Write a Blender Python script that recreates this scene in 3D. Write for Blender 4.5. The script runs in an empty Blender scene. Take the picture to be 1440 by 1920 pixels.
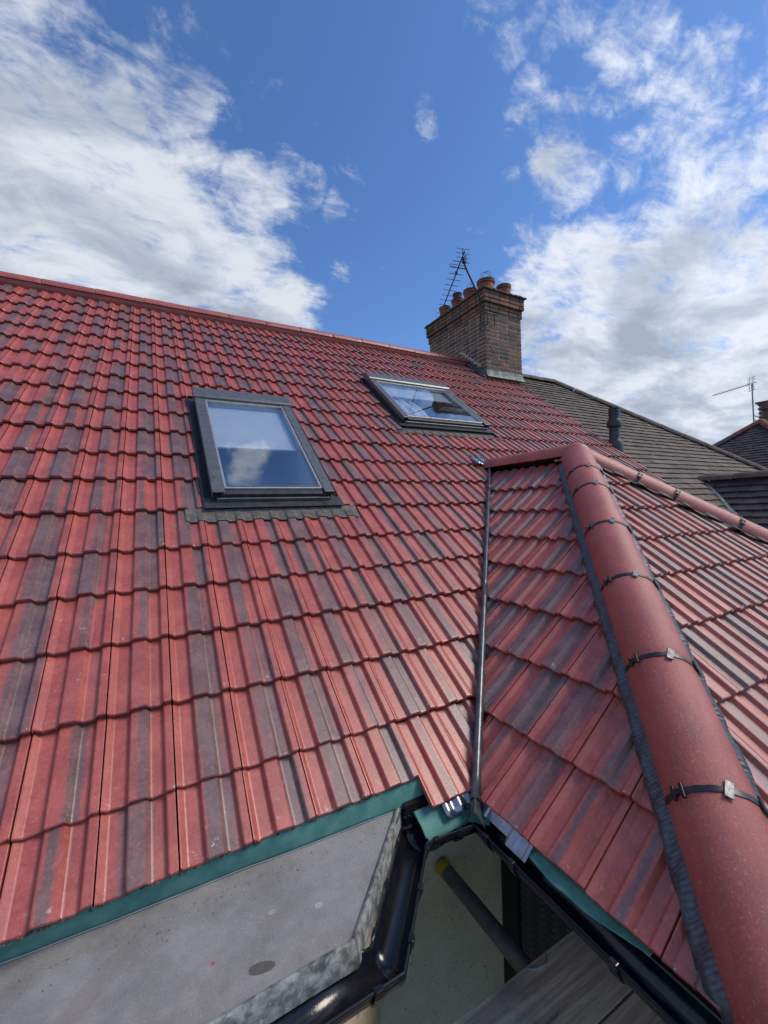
import bpy, bmesh, math, random
from mathutils import Vector, Matrix, noise
R = math.radians
random.seed(7)
scene = bpy.context.scene
COL = scene.collection

# ------------------------------------------------------------------ camera
cam_data = bpy.data.cameras.new('camera')
cam = bpy.data.objects.new('camera', cam_data)
COL.objects.link(cam)
RX, RY, RZ = 0.005983, -0.030251, 0.498778
def cam_matrix():
    B = Matrix(((1, 0, 0), (0, 0, -1), (0, 1, 0)))
    Rz = Matrix.Rotation(RZ, 3, 'Z'); Rx = Matrix.Rotation(RX, 3, 'X'); Ry = Matrix.Rotation(RY, 3, 'Y')
    return B @ Ry @ Rx @ Rz
RC = cam_matrix()
FPX = 777.0
m = Matrix((RC[0], -RC[1], -RC[2])).transposed()
cam.matrix_world = m.to_4x4()
cam_data.sensor_fit = 'VERTICAL'
cam_data.sensor_height = 36
cam_data.lens = FPX / 1920 * 36
cam_data.clip_start = 0.02
cam_data.clip_end = 3000
scene.camera = cam

# ------------------------------------------------------------------ light
SUN_EL, SUN_AZ = 48.0, 118.0          # azimuth from +Y towards +X
world = bpy.data.worlds.new('World'); scene.world = world
world.use_nodes = True
wn, wl = world.node_tree.nodes, world.node_tree.links
wn.clear()
def wnode(t, **k):
    n = wn.new(t)
    for a, b in k.items(): setattr(n, a, b)
    return n
w_out = wnode('ShaderNodeOutputWorld'); w_bg = wnode('ShaderNodeBackground')
w_sky = wnode('ShaderNodeTexSky', sky_type='NISHITA', sun_disc=False)
w_sky.sun_elevation = R(SUN_EL); w_sky.sun_rotation = R(SUN_AZ)
w_sky.altitude = 100; w_sky.air_density = 1.0; w_sky.dust_density = 0.4; w_sky.ozone_density = 2.0
SKY_STRENGTH = 0.13
w_bg.inputs['Strength'].default_value = SKY_STRENGTH
wl.new(w_bg.outputs[0], w_out.inputs[0])
w_tc = wnode('ShaderNodeTexCoord')
DIR = w_tc.outputs['Generated']
w_nrm = wnode('ShaderNodeVectorMath', operation='NORMALIZE'); wl.new(DIR, w_nrm.inputs[0]); DIR = w_nrm.outputs[0]
def wmath(op, a, b=None, c=None, clamp=False):
    n = wnode('ShaderNodeMath', operation=op, use_clamp=clamp)
    for i, v in enumerate((a, b, c)):
        if v is None: continue
        if isinstance(v, (int, float)): n.inputs[i].default_value = v
        else: wl.new(v, n.inputs[i])
    return n.outputs[0]
# cloud banks: azimuth, elevation, radius, amount
BANKS = [(30, 70.5, .075, .85), (20, 69, .04, .65), (42, 68, .04, .6), (-11.7, 31.3, 0.229, 1.15), (-10.4, 41.6, 0.12, 0.8), (-3.9, 39.8, 0.125, 1), (1.2, 30.9, 0.20, 1.15), (9.4, 28.4, 0.165, 1.1), (15.5, 24.5, .10, 1.0), (-5, 26, .25, 1.15),
    (3.5, 42.0, 0.08, 0.7), (14.2, 37.5, 0.09, 0.8), (17.0, 40.7, 0.055, 0.6), (22.0, 37.3, 0.065, 0.62), (27.0, 35.9, 0.05, 0.55), (30.5, 34.9, .035, .45),
    (23.4, 30.0, 0.046, 0.42), (14.0, 26.0, 0.09, 0.8), (7.7, 45.8, 0.06, 0.45), (14.0, 46.2, 0.05, 0.45), (44, 49, .05, .5), (37.2, 43.8, 0.05, 0.52),
    (47.4, 47.0, 0.065, 0.6), (53.7, 46.3, 0.07, 0.65), (50.5, 43.0, 0.05, 0.55), (53.3, 37.3, 0.10, 0.75), (48.9, 31.5, 0.07, 0.7),
    (60.5, 43.1, 0.085, 0.65), (63.3, 37.1, 0.10, 0.72), (65.1, 32.0, 0.125, 0.85), (70.4, 30.0, 0.10, 0.9), (55.3, 25.9, 0.165, 1.0), (49.5, 24, .09, .8),
    (63.4, 22.0, 0.19, 1.2), (71.0, 18.5, 0.18, 1.25), (57.9, 13.2, 0.22, 1.3), (67.8, 7.9, 0.20, 1.35), (49.6, 20.2, 0.09, 0.75),
    (71.3, 33.9, 0.045, 0.5), (69.4, 39.3, 0.037, 0.4),
    (-30, 25, 0.35, 1), (-60, 35, 0.3, 0.7), (95, 25, 0.4, 1), (100, 50, 0.3, 0.7), (130, 20, 0.35, 0.8), (180, 30, 0.35, 0.7),
    (230, 20, 0.45, 0.95), (-90, 12, 0.45, 1), (150, 55, 0.3, 0.7), (100, 70, .25, .8), (-60, 60, .3, .8), (200, 45, .2, .8), (260, 45, .35, .9)]  # unseen banks, added out of view to neutralise the ambient light
# domain-warped lookup direction so the bank outlines are ragged
w_warp = wnode('ShaderNodeTexNoise'); w_warp.inputs['Scale'].default_value = 6.0; w_warp.inputs['Detail'].default_value = 6; w_warp.inputs['Roughness'].default_value = .6
wl.new(DIR, w_warp.inputs['Vector'])
w_ws = wnode('ShaderNodeVectorMath', operation='MULTIPLY_ADD')
wl.new(w_warp.outputs['Color'], w_ws.inputs[0]); w_ws.inputs[1].default_value = (.24,) * 3; w_ws.inputs[2].default_value = (-.12,) * 3
w_wd = wnode('ShaderNodeVectorMath', operation='ADD'); wl.new(DIR, w_wd.inputs[0]); wl.new(w_ws.outputs[0], w_wd.inputs[1])
acc = None
for az, el, r, w in BANKS:
    d = (math.cos(R(el)) * math.sin(R(az)), math.cos(R(el)) * math.cos(R(az)), math.sin(R(el)))
    dn = wnode('ShaderNodeVectorMath', operation='DISTANCE'); wl.new(w_wd.outputs[0], dn.inputs[0]); dn.inputs[1].default_value = d
    mr = wnode('ShaderNodeMapRange', interpolation_type='SMOOTHSTEP')
    wl.new(dn.outputs['Value'], mr.inputs[0])
    mr.inputs[1].default_value = r * .35; mr.inputs[2].default_value = r * 1.25; mr.inputs[3].default_value = w; mr.inputs[4].default_value = 0
    acc = mr.outputs[0] if acc is None else wmath('MAXIMUM', acc, mr.outputs[0])
# streaky detail noise on a flat cloud deck
w_sep = wnode('ShaderNodeSeparateXYZ'); wl.new(DIR, w_sep.inputs[0])
zz = wmath('ADD', wmath('MAXIMUM', w_sep.outputs['Z'], 0.0), .22)
w_cmb = wnode('ShaderNodeCombineXYZ')
wl.new(wmath('DIVIDE', w_sep.outputs['X'], zz), w_cmb.inputs[0]); wl.new(wmath('DIVIDE', w_sep.outputs['Y'], zz), w_cmb.inputs[1])
def wnoise(scale, detail, rough, dist, off, stretch=(1, 1, 1), rot=0.5):
    mp = wnode('ShaderNodeMapping'); mp.inputs['Location'].default_value = off
    mp.inputs['Rotation'].default_value = (0, 0, rot); mp.inputs['Scale'].default_value = stretch
    wl.new(w_cmb.outputs[0], mp.inputs[0])
    n = wnode('ShaderNodeTexNoise'); n.inputs['Scale'].default_value = scale; n.inputs['Detail'].default_value = detail
    n.inputs['Roughness'].default_value = rough; n.inputs['Distortion'].default_value = dist
    wl.new(mp.outputs[0], n.inputs['Vector'])
    return n.outputs['Fac']
n1 = wnoise(3.0, 12, .64, .5, (3.1, 1.7, 0), (1, 1.5, 1), .2)
n2 = wnoise(9, 10, .66, .5, (8.1, 4.7, 0), (1, 1.8, 1), 2.2)
n3 = wnoise(2.4, 6, .55, .5, (1.1, 9.7, 0), (1, 1.3, 1), .2)
det = wmath('ADD', wmath('MULTIPLY', n1, .65), wmath('MULTIPLY', n2, .35))
# coverage = bank*1.35 + (detail-.5)*2.2 - .45
cov = wmath('ADD', wmath('MULTIPLY', acc, 1.25), wmath('MULTIPLY_ADD', det, 4.6, -2.68))
w_cr = wnode('ShaderNodeMapRange', interpolation_type='SMOOTHSTEP'); wl.new(cov, w_cr.inputs[0])
w_cr.inputs[1].default_value = 0.0; w_cr.inputs[2].default_value = 1.05; w_cr.inputs[3].default_value = 0; w_cr.inputs[4].default_value = .97
# cloud tone: thick parts greyer, rims white
dense = wnode('ShaderNodeMapRange', interpolation_type='SMOOTHSTEP'); wl.new(cov, dense.inputs[0])
dense.inputs[1].default_value = .5; dense.inputs[2].default_value = 1.6; dense.inputs[3].default_value = .12; dense.inputs[4].default_value = -.04
tone = wmath('ADD', wmath('ADD', wmath('MULTIPLY', n3, .85), wmath('MULTIPLY', n2, .40)), dense.outputs[0])
w_ct = wnode('ShaderNodeValToRGB'); wl.new(tone, w_ct.inputs[0])
e = w_ct.color_ramp.elements
e[0].position = .50; e[0].color = (.22, .25, .31, 1); e[1].position = .76; e[1].color = (.46, .485, .53, 1)
e2 = w_ct.color_ramp.elements.new(.62); e2.color = (.30, .335, .395, 1)
w_ce = wnode('ShaderNodeVectorMath', operation='SCALE'); wl.new(w_ct.outputs[0], w_ce.inputs[0])
w_sd = wnode('ShaderNodeVectorMath', operation='DISTANCE'); wl.new(DIR, w_sd.inputs[0])
w_sd.inputs[1].default_value = (math.cos(R(SUN_EL)) * math.sin(R(SUN_AZ)), math.cos(R(SUN_EL)) * math.cos(R(SUN_AZ)), math.sin(R(SUN_EL)))
w_gl = wnode('ShaderNodeMapRange', interpolation_type='SMOOTHSTEP'); wl.new(w_sd.outputs['Value'], w_gl.inputs[0])
for i_, v_ in enumerate((.1, 1.25, 1.4, .95)): w_gl.inputs[i_ + 1].default_value = v_ / (SKY_STRENGTH if i_ > 1 else 1)
wl.new(w_gl.outputs[0], w_ce.inputs['Scale'])
w_tint = wnode('ShaderNodeMix', data_type='RGBA', blend_type='MULTIPLY'); w_tint.inputs[0].default_value = 1
wl.new(w_sky.outputs[0], w_tint.inputs[6]); w_tint.inputs[7].default_value = (.41, .56, .76, 1)
w_mix = wnode('ShaderNodeMix', data_type='RGBA')
wl.new(w_cr.outputs[0], w_mix.inputs[0]); wl.new(w_tint.outputs[2], w_mix.inputs[6]); wl.new(w_ce.outputs[0], w_mix.inputs[7])
wl.new(w_mix.outputs[2], w_bg.inputs[0])

sd = bpy.data.lights.new('sun', 'SUN'); sun = bpy.data.objects.new('sun', sd); COL.objects.link(sun)
sd.energy = 1.5; sd.angle = R(22); sd.color = (1, .88, .74)
sv = Vector((math.cos(R(SUN_EL)) * math.sin(R(SUN_AZ)), math.cos(R(SUN_EL)) * math.cos(R(SUN_AZ)), math.sin(R(SUN_EL))))
sun.rotation_euler = sv.to_track_quat('Z', 'Y').to_euler(); sun.location = (20, 0, 20)
vs = scene.view_settings
vs.view_transform = 'Standard'; vs.look = 'None'; vs.gamma = 1; vs.use_curve_mapping = False
vs.exposure = 0.78
scene.render.engine = 'CYCLES'

# ------------------------------------------------------------------ materials
class NT:
    def __init__(s, name):
        s.m = bpy.data.materials.new(name); s.m.use_nodes = True
        s.n = s.m.node_tree.nodes; s.l = s.m.node_tree.links
        s.b = s.n['Principled BSDF']; s.out = s.n['Material Output']
    def node(s, t, ins=None, **k):
        n = s.n.new(t)
        for a, b in k.items(): setattr(n, a, b)
        for a, b in (ins or {}).items():
            if hasattr(b, 'is_linked') or isinstance(b, bpy.types.NodeSocket): s.l.new(b, n.inputs[a])
            else: n.inputs[a].default_value = b
        return n
    def math(s, op, *v, clamp=False):
        n = s.n.new('ShaderNodeMath'); n.operation = op; n.use_clamp = clamp
        for i, x in enumerate(v):
            if isinstance(x, bpy.types.NodeSocket): s.l.new(x, n.inputs[i])
            else: n.inputs[i].default_value = x
        return n.outputs[0]
    def mix(s, f, a, b, mode='MIX'):
        n = s.n.new('ShaderNodeMix'); n.data_type = 'RGBA'; n.blend_type = mode
        for i, x in ((0, f), (6, a), (7, b)):
            if isinstance(x, bpy.types.NodeSocket): s.l.new(x, n.inputs[i])
            elif i == 0: n.inputs[0].default_value = x
            else: n.inputs[i].default_value = (*x, 1) if len(x) == 3 else x
        return n.outputs[2]
    def noise(s, vec, scale, detail=4, rough=.55, dist=0):
        n = s.n.new('ShaderNodeTexNoise'); s.l.new(vec, n.inputs['Vector'])
        n.inputs['Scale'].default_value = scale; n.inputs['Detail'].default_value = detail
        n.inputs['Roughness'].default_value = rough; n.inputs['Distortion'].default_value = dist
        return n.outputs['Fac']
    def rng(s, x, a, b, c=0., d=1., smooth=True):
        n = s.n.new('ShaderNodeMapRange')
        if smooth: n.interpolation_type = 'SMOOTHSTEP'
        s.l.new(x, n.inputs[0])
        for i, v in enumerate((a, b, c, d)): n.inputs[i + 1].default_value = v
        return n.outputs[0]
    def pos(s): return s.n.new('ShaderNodeNewGeometry').outputs['Position']
    def attr(s, name):
        n = s.n.new('ShaderNodeAttribute'); n.attribute_name = name; return n.outputs['Fac']
    def vec(s, x, y, z):
        n = s.n.new('ShaderNodeCombineXYZ')
        for i, v in enumerate((x, y, z)):
            if isinstance(v, bpy.types.NodeSocket): s.l.new(v, n.inputs[i])
            else: n.inputs[i].default_value = v
        return n.outputs[0]
    def bump(s, h, strength=.3, dist=.002):
        n = s.n.new('ShaderNodeBump'); s.l.new(h, n.inputs['Height'])
        n.inputs['Strength'].default_value = strength; n.inputs['Distance'].default_value = dist
        s.l.new(n.outputs[0], s.b.inputs['Normal'])
    def col(s, c):
        if isinstance(c, bpy.types.NodeSocket): s.l.new(c, s.b.inputs['Base Color'])
        else: s.b.inputs['Base Color'].default_value = (*c, 1)
    def rough(s, r):
        if isinstance(r, bpy.types.NodeSocket): s.l.new(r, s.b.inputs['Roughness'])
        else: s.b.inputs['Roughness'].default_value = r

def tile_material():
    s = NT('concrete_tile_red'); P = s.pos()
    tu, tv, tr = s.attr('tu'), s.attr('tv'), s.attr('tr')
    # each tile carries one or two soft charcoal streaks right of its first trough
    w1 = s.node('ShaderNodeTexWhiteNoise', {'W': s.math('MULTIPLY', tr, 91.7)}, noise_dimensions='1D')
    w2 = s.node('ShaderNodeTexWhiteNoise', {'W': s.math('MULTIPLY_ADD', tr, 57.3, 11.)}, noise_dimensions='1D')
    q1 = s.node('ShaderNodeSeparateColor', {'Color': w1.outputs['Color']}); q2 = s.node('ShaderNodeSeparateColor', {'Color': w2.outputs['Color']})
    ns = s.noise(s.vec(s.math('MULTIPLY', tu, 3.), s.math('MULTIPLY', tv, .9), s.math('MULTIPLY', tr, 57.0)), 1.5, 3, .6)
    fine = s.noise(s.vec(s.math('MULTIPLY', tu, 60.), s.math('MULTIPLY', tv, 3.), s.math('MULTIPLY', tr, 57.0)), 1.0, 3, .6)
    mot = s.noise(P, 30, 5, .7)
    uu = s.math('ADD', s.math('ADD', tu, s.math('MULTIPLY_ADD', ns, .22, -.11)), s.math('MULTIPLY_ADD', mot, .09, -.045))
    def streak(q, lo, span, wmin, wspan, kmin):
        c0 = s.math('MULTIPLY_ADD', q.outputs[0], span, lo); w_ = s.math('MULTIPLY_ADD', q.outputs[1], wspan, wmin)
        dd = s.math('DIVIDE', s.math('ABSOLUTE', s.math('SUBTRACT', uu, c0)), w_)
        return s.math('MULTIPLY', s.rng(dd, .55, 1.15, 1, 0), s.rng(q.outputs[2], kmin, kmin + .35))
    dark = s.math('MAXIMUM', streak(q1, .42, .38, .13, .19, .0), s.math('MULTIPLY', streak(q2, .30, .70, .05, .13, .22), .9))
    dark = s.math('MULTIPLY', dark, s.rng(fine, .15, .5, .72, 1))
    grain = s.noise(P, 170, 4, .85); blot = s.noise(P, 9, 4, .6)
    red = s.mix(s.rng(blot, .35, .68), (.355, .058, .042), (.485, .098, .066))
    red = s.mix(s.rng(fine, .3, .8, 0, .35), red, (.26, .048, .052))
    chr_ = s.mix(s.rng(blot, .35, .68), (.082, .060, .062), (.140, .105, .102))
    c = s.mix(s.math('MULTIPLY', dark, .92), red, chr_)
    # warm sunlit orange painted onto the right-facing rib edges, broken by noise
    def line(at, w):
        return s.rng(s.math('ABSOLUTE', s.math('SUBTRACT', tu, at)), w * .4, w, 1, 0)
    flank_noise = s.noise(s.vec(s.math('MULTIPLY', tu, 30.), s.math('MULTIPLY', tv, 5.), s.math('MULTIPLY', tr, 31.0)), 1.2, 4, .7)
    ln = s.math('MULTIPLY', s.math('MAXIMUM', line(.597, .022), s.math('MULTIPLY', line(.045, .04), .55)), s.rng(flank_noise, .36, .62))
    c = s.mix(s.math('MULTIPLY', ln, .16), c, (.46, .14, .075))
    m2 = s.noise(P, 62, 5, .85)
    c = s.mix(s.rng(m2, .50, .64, 0, .26), c, (.10, .045, .045)); c = s.mix(s.rng(m2, .50, .34, 0, .30), c, (.52, .20, .15))
    c = s.mix(s.rng(grain, .58, .74, 0, .6), c, (.56, .33, .30))
    c = s.mix(s.rng(grain, .27, .43, .6, 0), c, (.06, .025, .027))
    # scuffs and lime spots near the butt
    sc = s.noise(P, 38, 6, .75); sc2 = s.noise(P, 5.5, 2)
    spot = s.math('MULTIPLY', s.rng(sc, .615, .66), s.math('ADD', s.math('MULTIPLY', s.rng(tv, .0, .20, 1., 0), 1.), s.rng(sc2, .5, .68, 0, .55)), clamp=True)
    c = s.mix(spot, c, (.55, .42, .40))
    # cut / moulded butt edge is brick red
    c = s.mix(s.rng(tv, -.006, -.002, 1, 0), c, (.27, .05, .042))
    s.col(c)
    s.rough(s.rng(grain, .3, .7, .34, .52)); s.b.inputs['Specular IOR Level'].default_value = 1.0
    s.bump(s.math('ADD', s.math('MULTIPLY', grain, .7), s.math('MULTIPLY', sc, .8)), .45, .0015)
    return s.m
def cap_material():
    s = NT('concrete_cap_red'); P = s.pos(); tr = s.attr('tr')
    g = s.noise(P, 120, 5, .85); b = s.noise(P, 4.5, 5, .6, .6)
    st = s.node('ShaderNodeMapping', {'Vector': s.node('ShaderNodeTexCoord').outputs['Object'], 'Scale': (11., 11., 2.4)})
    b2 = s.noise(st.outputs[0], 1.0, 3, .6)
    c = s.mix(s.rng(b, .3, .7), (.32, .062, .050), (.405, .094, .076))
    c = s.mix(s.math('MULTIPLY', s.rng(b2, .55, .76), .45), c, (.115, .062, .07))
    c = s.mix(s.rng(g, .54, .66, 0, .65), c, (.55, .30, .27)); c = s.mix(s.rng(g, .28, .44, .6, 0), c, (.08, .02, .022))
    sc = s.noise(P, 22, 6, .8)
    c = s.mix(s.rng(sc, .66, .70, 0, .8), c, (.60, .46, .42))
    s.col(c); s.rough(s.rng(g, .3, .7, .32, .50)); s.b.inputs['Specular IOR Level'].default_value = .6
    s.bump(g, .9, .003); return s.m
def plain(name, c1, c2, scale=12, rough=.6, metal=0, spec=.5, bump=.2, bscale=200, bd=.001, speck=None, tr=0.):
    s = NT(name); P = s.pos()
    n = s.noise(P, scale, 5, .6); f = s.noise(P, bscale, 3, .7)
    c = s.mix(s.rng(n, .32, .68), c1, c2)
    if tr:
        w = s.node('ShaderNodeTexWhiteNoise', {'W': s.math('MULTIPLY', s.attr('tr'), 77.7)}, noise_dimensions='1D')
        c = s.mix(s.math('MULTIPLY', w.outputs['Value'], tr), c, (.015, .013, .014))
    if speck: c = s.mix(s.rng(f, .62, .72, 0, .8), c, speck)
    s.col(c); s.rough(rough); s.b.inputs['Metallic'].default_value = metal; s.b.inputs['Specular IOR Level'].default_value = spec
    if bump: s.bump(f, bump, bd)
    return s.m
M = {}
M['tile'] = tile_material(); M['cap'] = cap_material()
M['felt'] = None
def felt_material():
    s = NT('mineral_felt_grey'); P = s.pos()
    g = s.noise(P, 190, 5, .85); b = s.noise(P, 3.2, 8, .7); b2 = s.noise(P, 11, 7, .75)
    c = s.mix(s.rng(b, .34, .66), (.195, .19, .18), (.305, .30, .29))
    c = s.mix(s.rng(b2, .44, .70, 0, .45), c, (.20, .18, .16))
    c = s.mix(s.rng(g, .58, .70, 0, .8), c, (.62, .62, .64)); c = s.mix(s.rng(g, .28, .44, .7, 0), c, (.08, .08, .085))
    def blob(x, y, rx, ry, ang, col, k, c, rag=.5):
        mp = s.node('ShaderNodeMapping', {'Vector': P, 'Location': (x, y, 0), 'Rotation': (0, 0, ang), 'Scale': (rx, ry, 1e6)}, vector_type='TEXTURE')
        sx = s.node('ShaderNodeSeparateXYZ', {'Vector': mp.outputs[0]})
        v = s.vec(sx.outputs[0], sx.outputs[1], 0)
        ln = s.node('ShaderNodeVectorMath', {0: v}, operation='LENGTH').outputs['Value']
        ln = s.math('ADD', ln, s.math('MULTIPLY_ADD', b2, rag, -rag * .5))
        return s.mix(s.rng(ln, .9, 1.04, k, 0), c, col)
    c = blob(.208, 1.148, .036, .016, -.25, (.085, .072, .06), .85, c, .9)
    c = blob(.402, 1.238, .011, .009, 0, (.5, .5, .52), .5, c, 2.2)
    c = blob(.27, 1.29, .013, .008, .3, (.42, .38, .28), .6, c, 1.2)
    c = blob(-.17, 1.33, .13, .035, .75, (.22, .18, .15), .35, c, 1.6)
    c = blob(.095, 1.225, .006, .005, .3, (.4, .03, .03), .8, c, 1.2)
    c = blob(-.30, 1.36, .12, .05, .6, (.30, .30, .31), .25, c, 1.5)
    s.col(c); s.rough(.75); s.bump(g, .8, .003); return s.m
M['felt'] = felt_material()
M['zinc'] = plain('weathered_zinc', (.085, .09, .08), (.34, .35, .33), 30, .6, .15, .5, .5, 45, .003, (.55, .56, .54))
M['bright_zinc'] = plain('bright_galvanised', (.24, .26, .30), (.36, .39, .43), 20, .25, .9, .5, .15, 60)
M['lead'] = plain('lead_flashing', (.07, .076, .086), (.13, .14, .155), 20, .32, .5, .5, .3, 40, .003)
M['membrane'] = plain('green_membrane', (.06, .19, .165), (.105, .265, .23), 14, .7, 0, .3, .6, 160, .001, (.16, .34, .29))
M['gutter'] = plain('black_plastic', (.005, .006, .009), (.010, .011, .015), 20, .18, 0, .5, .25, 90, .002)
M['strap'] = plain('strap_plastic', (.012, .012, .014), (.02, .02, .024), 30, .4, 0, .5, 0)
M['steel'] = plain('bright_steel', (.05, .053, .056), (.22, .23, .24), 60, .45, .6, .5, 0)
M['render'] = plain('pebbledash_cream', (.50, .40, .285), (.58, .475, .35), 5, .85, 0, .3, 1., 48, .014, (.12, .10, .08))
M['wall_brick'] = plain('stock_brick_wall', (.16, .09, .07), (.24, .13, .10), 10, .85, 0, .3, .6, 90, .004)
M['roll'] = plain('pleated_roll', (.055, .062, .078), (.10, .11, .13), 60, .45, .3, .5, .3, 90, .002)
M['mortar'] = plain('mortar', (.46, .41, .34), (.62, .57, .49), 25, .9, 0, .3, .7, 120, .004)
M['yellow_mortar'] = plain('bedding_mortar', (.20, .16, .09), (.30, .25, .15), 30, .9, 0, .3, .7, 120, .004)
M['brick'] = None
def brick_material():
    s = NT('sooty_stock_brick'); P = s.pos()
    w = s.node('ShaderNodeTexWhiteNoise', {'W': s.math('MULTIPLY', s.attr('tr'), 57.3)}, noise_dimensions='1D').outputs['Value']
    n = s.noise(P, 16, 5, .7); f = s.noise(P, 130, 3, .7)
    ramp = s.node('ShaderNodeValToRGB', {'Fac': w}); e = ramp.color_ramp.elements
    e[0].position = 0; e[0].color = (.07, .055, .05, 1); e[1].position = 1; e[1].color = (.34, .15, .085, 1)
    for p, c_ in ((.3, (.135, .092, .068, 1)), (.6, (.19, .112, .078, 1)), (.86, (.25, .135, .09, 1))):
        k = ramp.color_ramp.elements.new(p); k.color = c_
    c = s.mix(s.rng(n, .42, .75, 0, .65), ramp.outputs[0], (.036, .031, .03))
    c = s.mix(s.rng(f, .62, .75, 0, .4), c, (.30, .25, .2))
    s.col(c); s.rough(.9); s.bump(s.math('ADD', n, f), .7, .004); return s.m
M['brick'] = brick_material()
M['terracotta'] = plain('terracotta', (.22, .07, .045), (.33, .115, .07), 9, .8, 0, .3, .4, 90, .003)
M['soot'] = plain('sooty_terracotta', (.045, .035, .032), (.10, .07, .06), 14, .85, 0, .3, .4, 90, .003)
M['plain_brown'] = plain('weathered_plain_tile', (.11, .088, .068), (.20, .165, .13), 5, .8, 0, .35, .5, 150, .002, (.24, .22, .19), tr=.45)
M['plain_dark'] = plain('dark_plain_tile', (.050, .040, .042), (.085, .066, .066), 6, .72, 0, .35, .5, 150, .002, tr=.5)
M['cap_brown'] = plain('weathered_cap', (.09, .07, .06), (.16, .125, .105), 7, .85, 0, .35, .5, 120, .003)
M['cap_far_red'] = plain('red_far_cap', (.20, .06, .045), (.26, .085, .06), 7, .85, 0, .35, .5, 120, .003)
M['vent'] = plain('grey_vent_plastic', (.017, .021, .025), (.028, .033, .038), 20, .4, 0, .5, .05, 40)
M['frame'] = plain('grey_aluminium', (.10, .108, .112), (.14, .148, .152), 20, .38, .3, .5, .1, 60)
M['frame_dark'] = plain('dark_aluminium', (.036, .038, .040), (.065, .067, .068), 20, .42, .3, .5, .1, 60)
M['sash'] = plain('pale_sash_trim', (.34, .36, .37), (.44, .46, .47), 20, .35, .5, .5, 0)
M['pleat'] = plain('pleated_lead', (.085, .08, .07), (.15, .14, .125), 30, .6, .2, .4, .4, 90, .003)
M['blind'] = plain('white_blind', (.56, .60, .63), (.62, .66, .68), 5, .9, 0, .2, 0)
M['cloth'] = plain('white_curtain', (.72, .74, .78), (.82, .83, .86), 5, .9, 0, .2, 0)
M['room'] = plain('room_lining', (.36, .38, .40), (.44, .46, .48), 3, .9, 0, .2, 0)
M['wood'] = None
def wood_material():
    s = NT('weathered_scaffold_board'); P = s.pos(); tr = s.attr('tr')
    mp = s.node('ShaderNodeMapping', {'Vector': P, 'Scale': (1.6, 34., 20.)})
    n = s.noise(mp.outputs[0], 1.6, 7, .65, .5); b = s.noise(P, 5, 4, .6); f = s.noise(P, 150, 3, .7)
    c = s.mix(s.rng(n, .34, .66), (.29, .215, .15), (.54, .425, .305))
    c = s.mix(s.rng(b, .45, .75, 0, .6), c, (.09, .078, .066))
    c = s.mix(s.rng(n, .28, .36, .8, 0), c, (.03, .026, .022))
    sp = s.noise(P, 20, 3, .5, 1.5); c = s.mix(s.rng(sp, .725, .75, 0, .85), c, (.012, .011, .011))
    s.col(c); s.rough(.85); s.bump(s.math('ADD', n, f), .6, .003); return s.m
M['wood'] = wood_material()
M['tube'] = plain('galvanised_tube', (.13, .135, .14), (.22, .225, .23), 18, .5, .6, .5, .3, 90, .002)
M['yellow'] = plain('yellow_cap', (.42, .28, .012), (.50, .34, .02), 20, .5, 0, .5, 0)
M['ribbed'] = plain('obscured_dark_glass', (.012, .02, .026), (.02, .032, .040), 8, .25, 0, .7, 0)
M['black'] = plain('black_frame', (.006, .006, .007), (.010, .010, .011), 8, .5, 0, .4, 0)
M['wire'] = plain('dark_wire', (.02, .02, .022), (.04, .04, .042), 20, .5, .5, .5, 0)
M['pale_wire'] = plain('pale_alloy', (.16, .17, .18), (.24, .25, .26), 20, .5, .5, .5, 0)
M['grass'] = plain('garden_grass', (.035, .06, .02), (.06, .09, .03), .6, .9, 0, .3, .5, 8, .05)
M['underlay'] = plain('underlay', (.012, .010, .010), (.02, .017, .017), 8, .9, 0, .2, 0)
def glass_material():
    s = NT('coated_window_glass')
    tr = s.node('ShaderNodeBsdfTransparent', {'Color': (.86, .91, .94, 1)}); gl = s.node('ShaderNodeBsdfGlossy', {'Roughness': .015, 'Color': (.9, .95, 1, 1)})
    lw = s.node('ShaderNodeLayerWeight', {'Blend': .5}); P = s.pos()
    fr = s.math('MULTIPLY_ADD', s.math('POWER', lw.outputs['Facing'], 3.5), .70, .30)
    dirt = s.noise(P, 60, 5, .75); d = s.node('ShaderNodeBsdfDiffuse', {'Color': (.5, .5, .5, 1)})
    mx = s.node('ShaderNodeMixShader', {0: fr, 1: tr.outputs[0], 2: gl.outputs[0]})
    m2 = s.node('ShaderNodeMixShader', {0: s.rng(dirt, .5, .9, .0, .10), 1: mx.outputs[0], 2: d.outputs[0]})
    s.l.new(m2.outputs[0], s.out.inputs[0]); return s.m
M['glass'] = glass_material()

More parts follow.
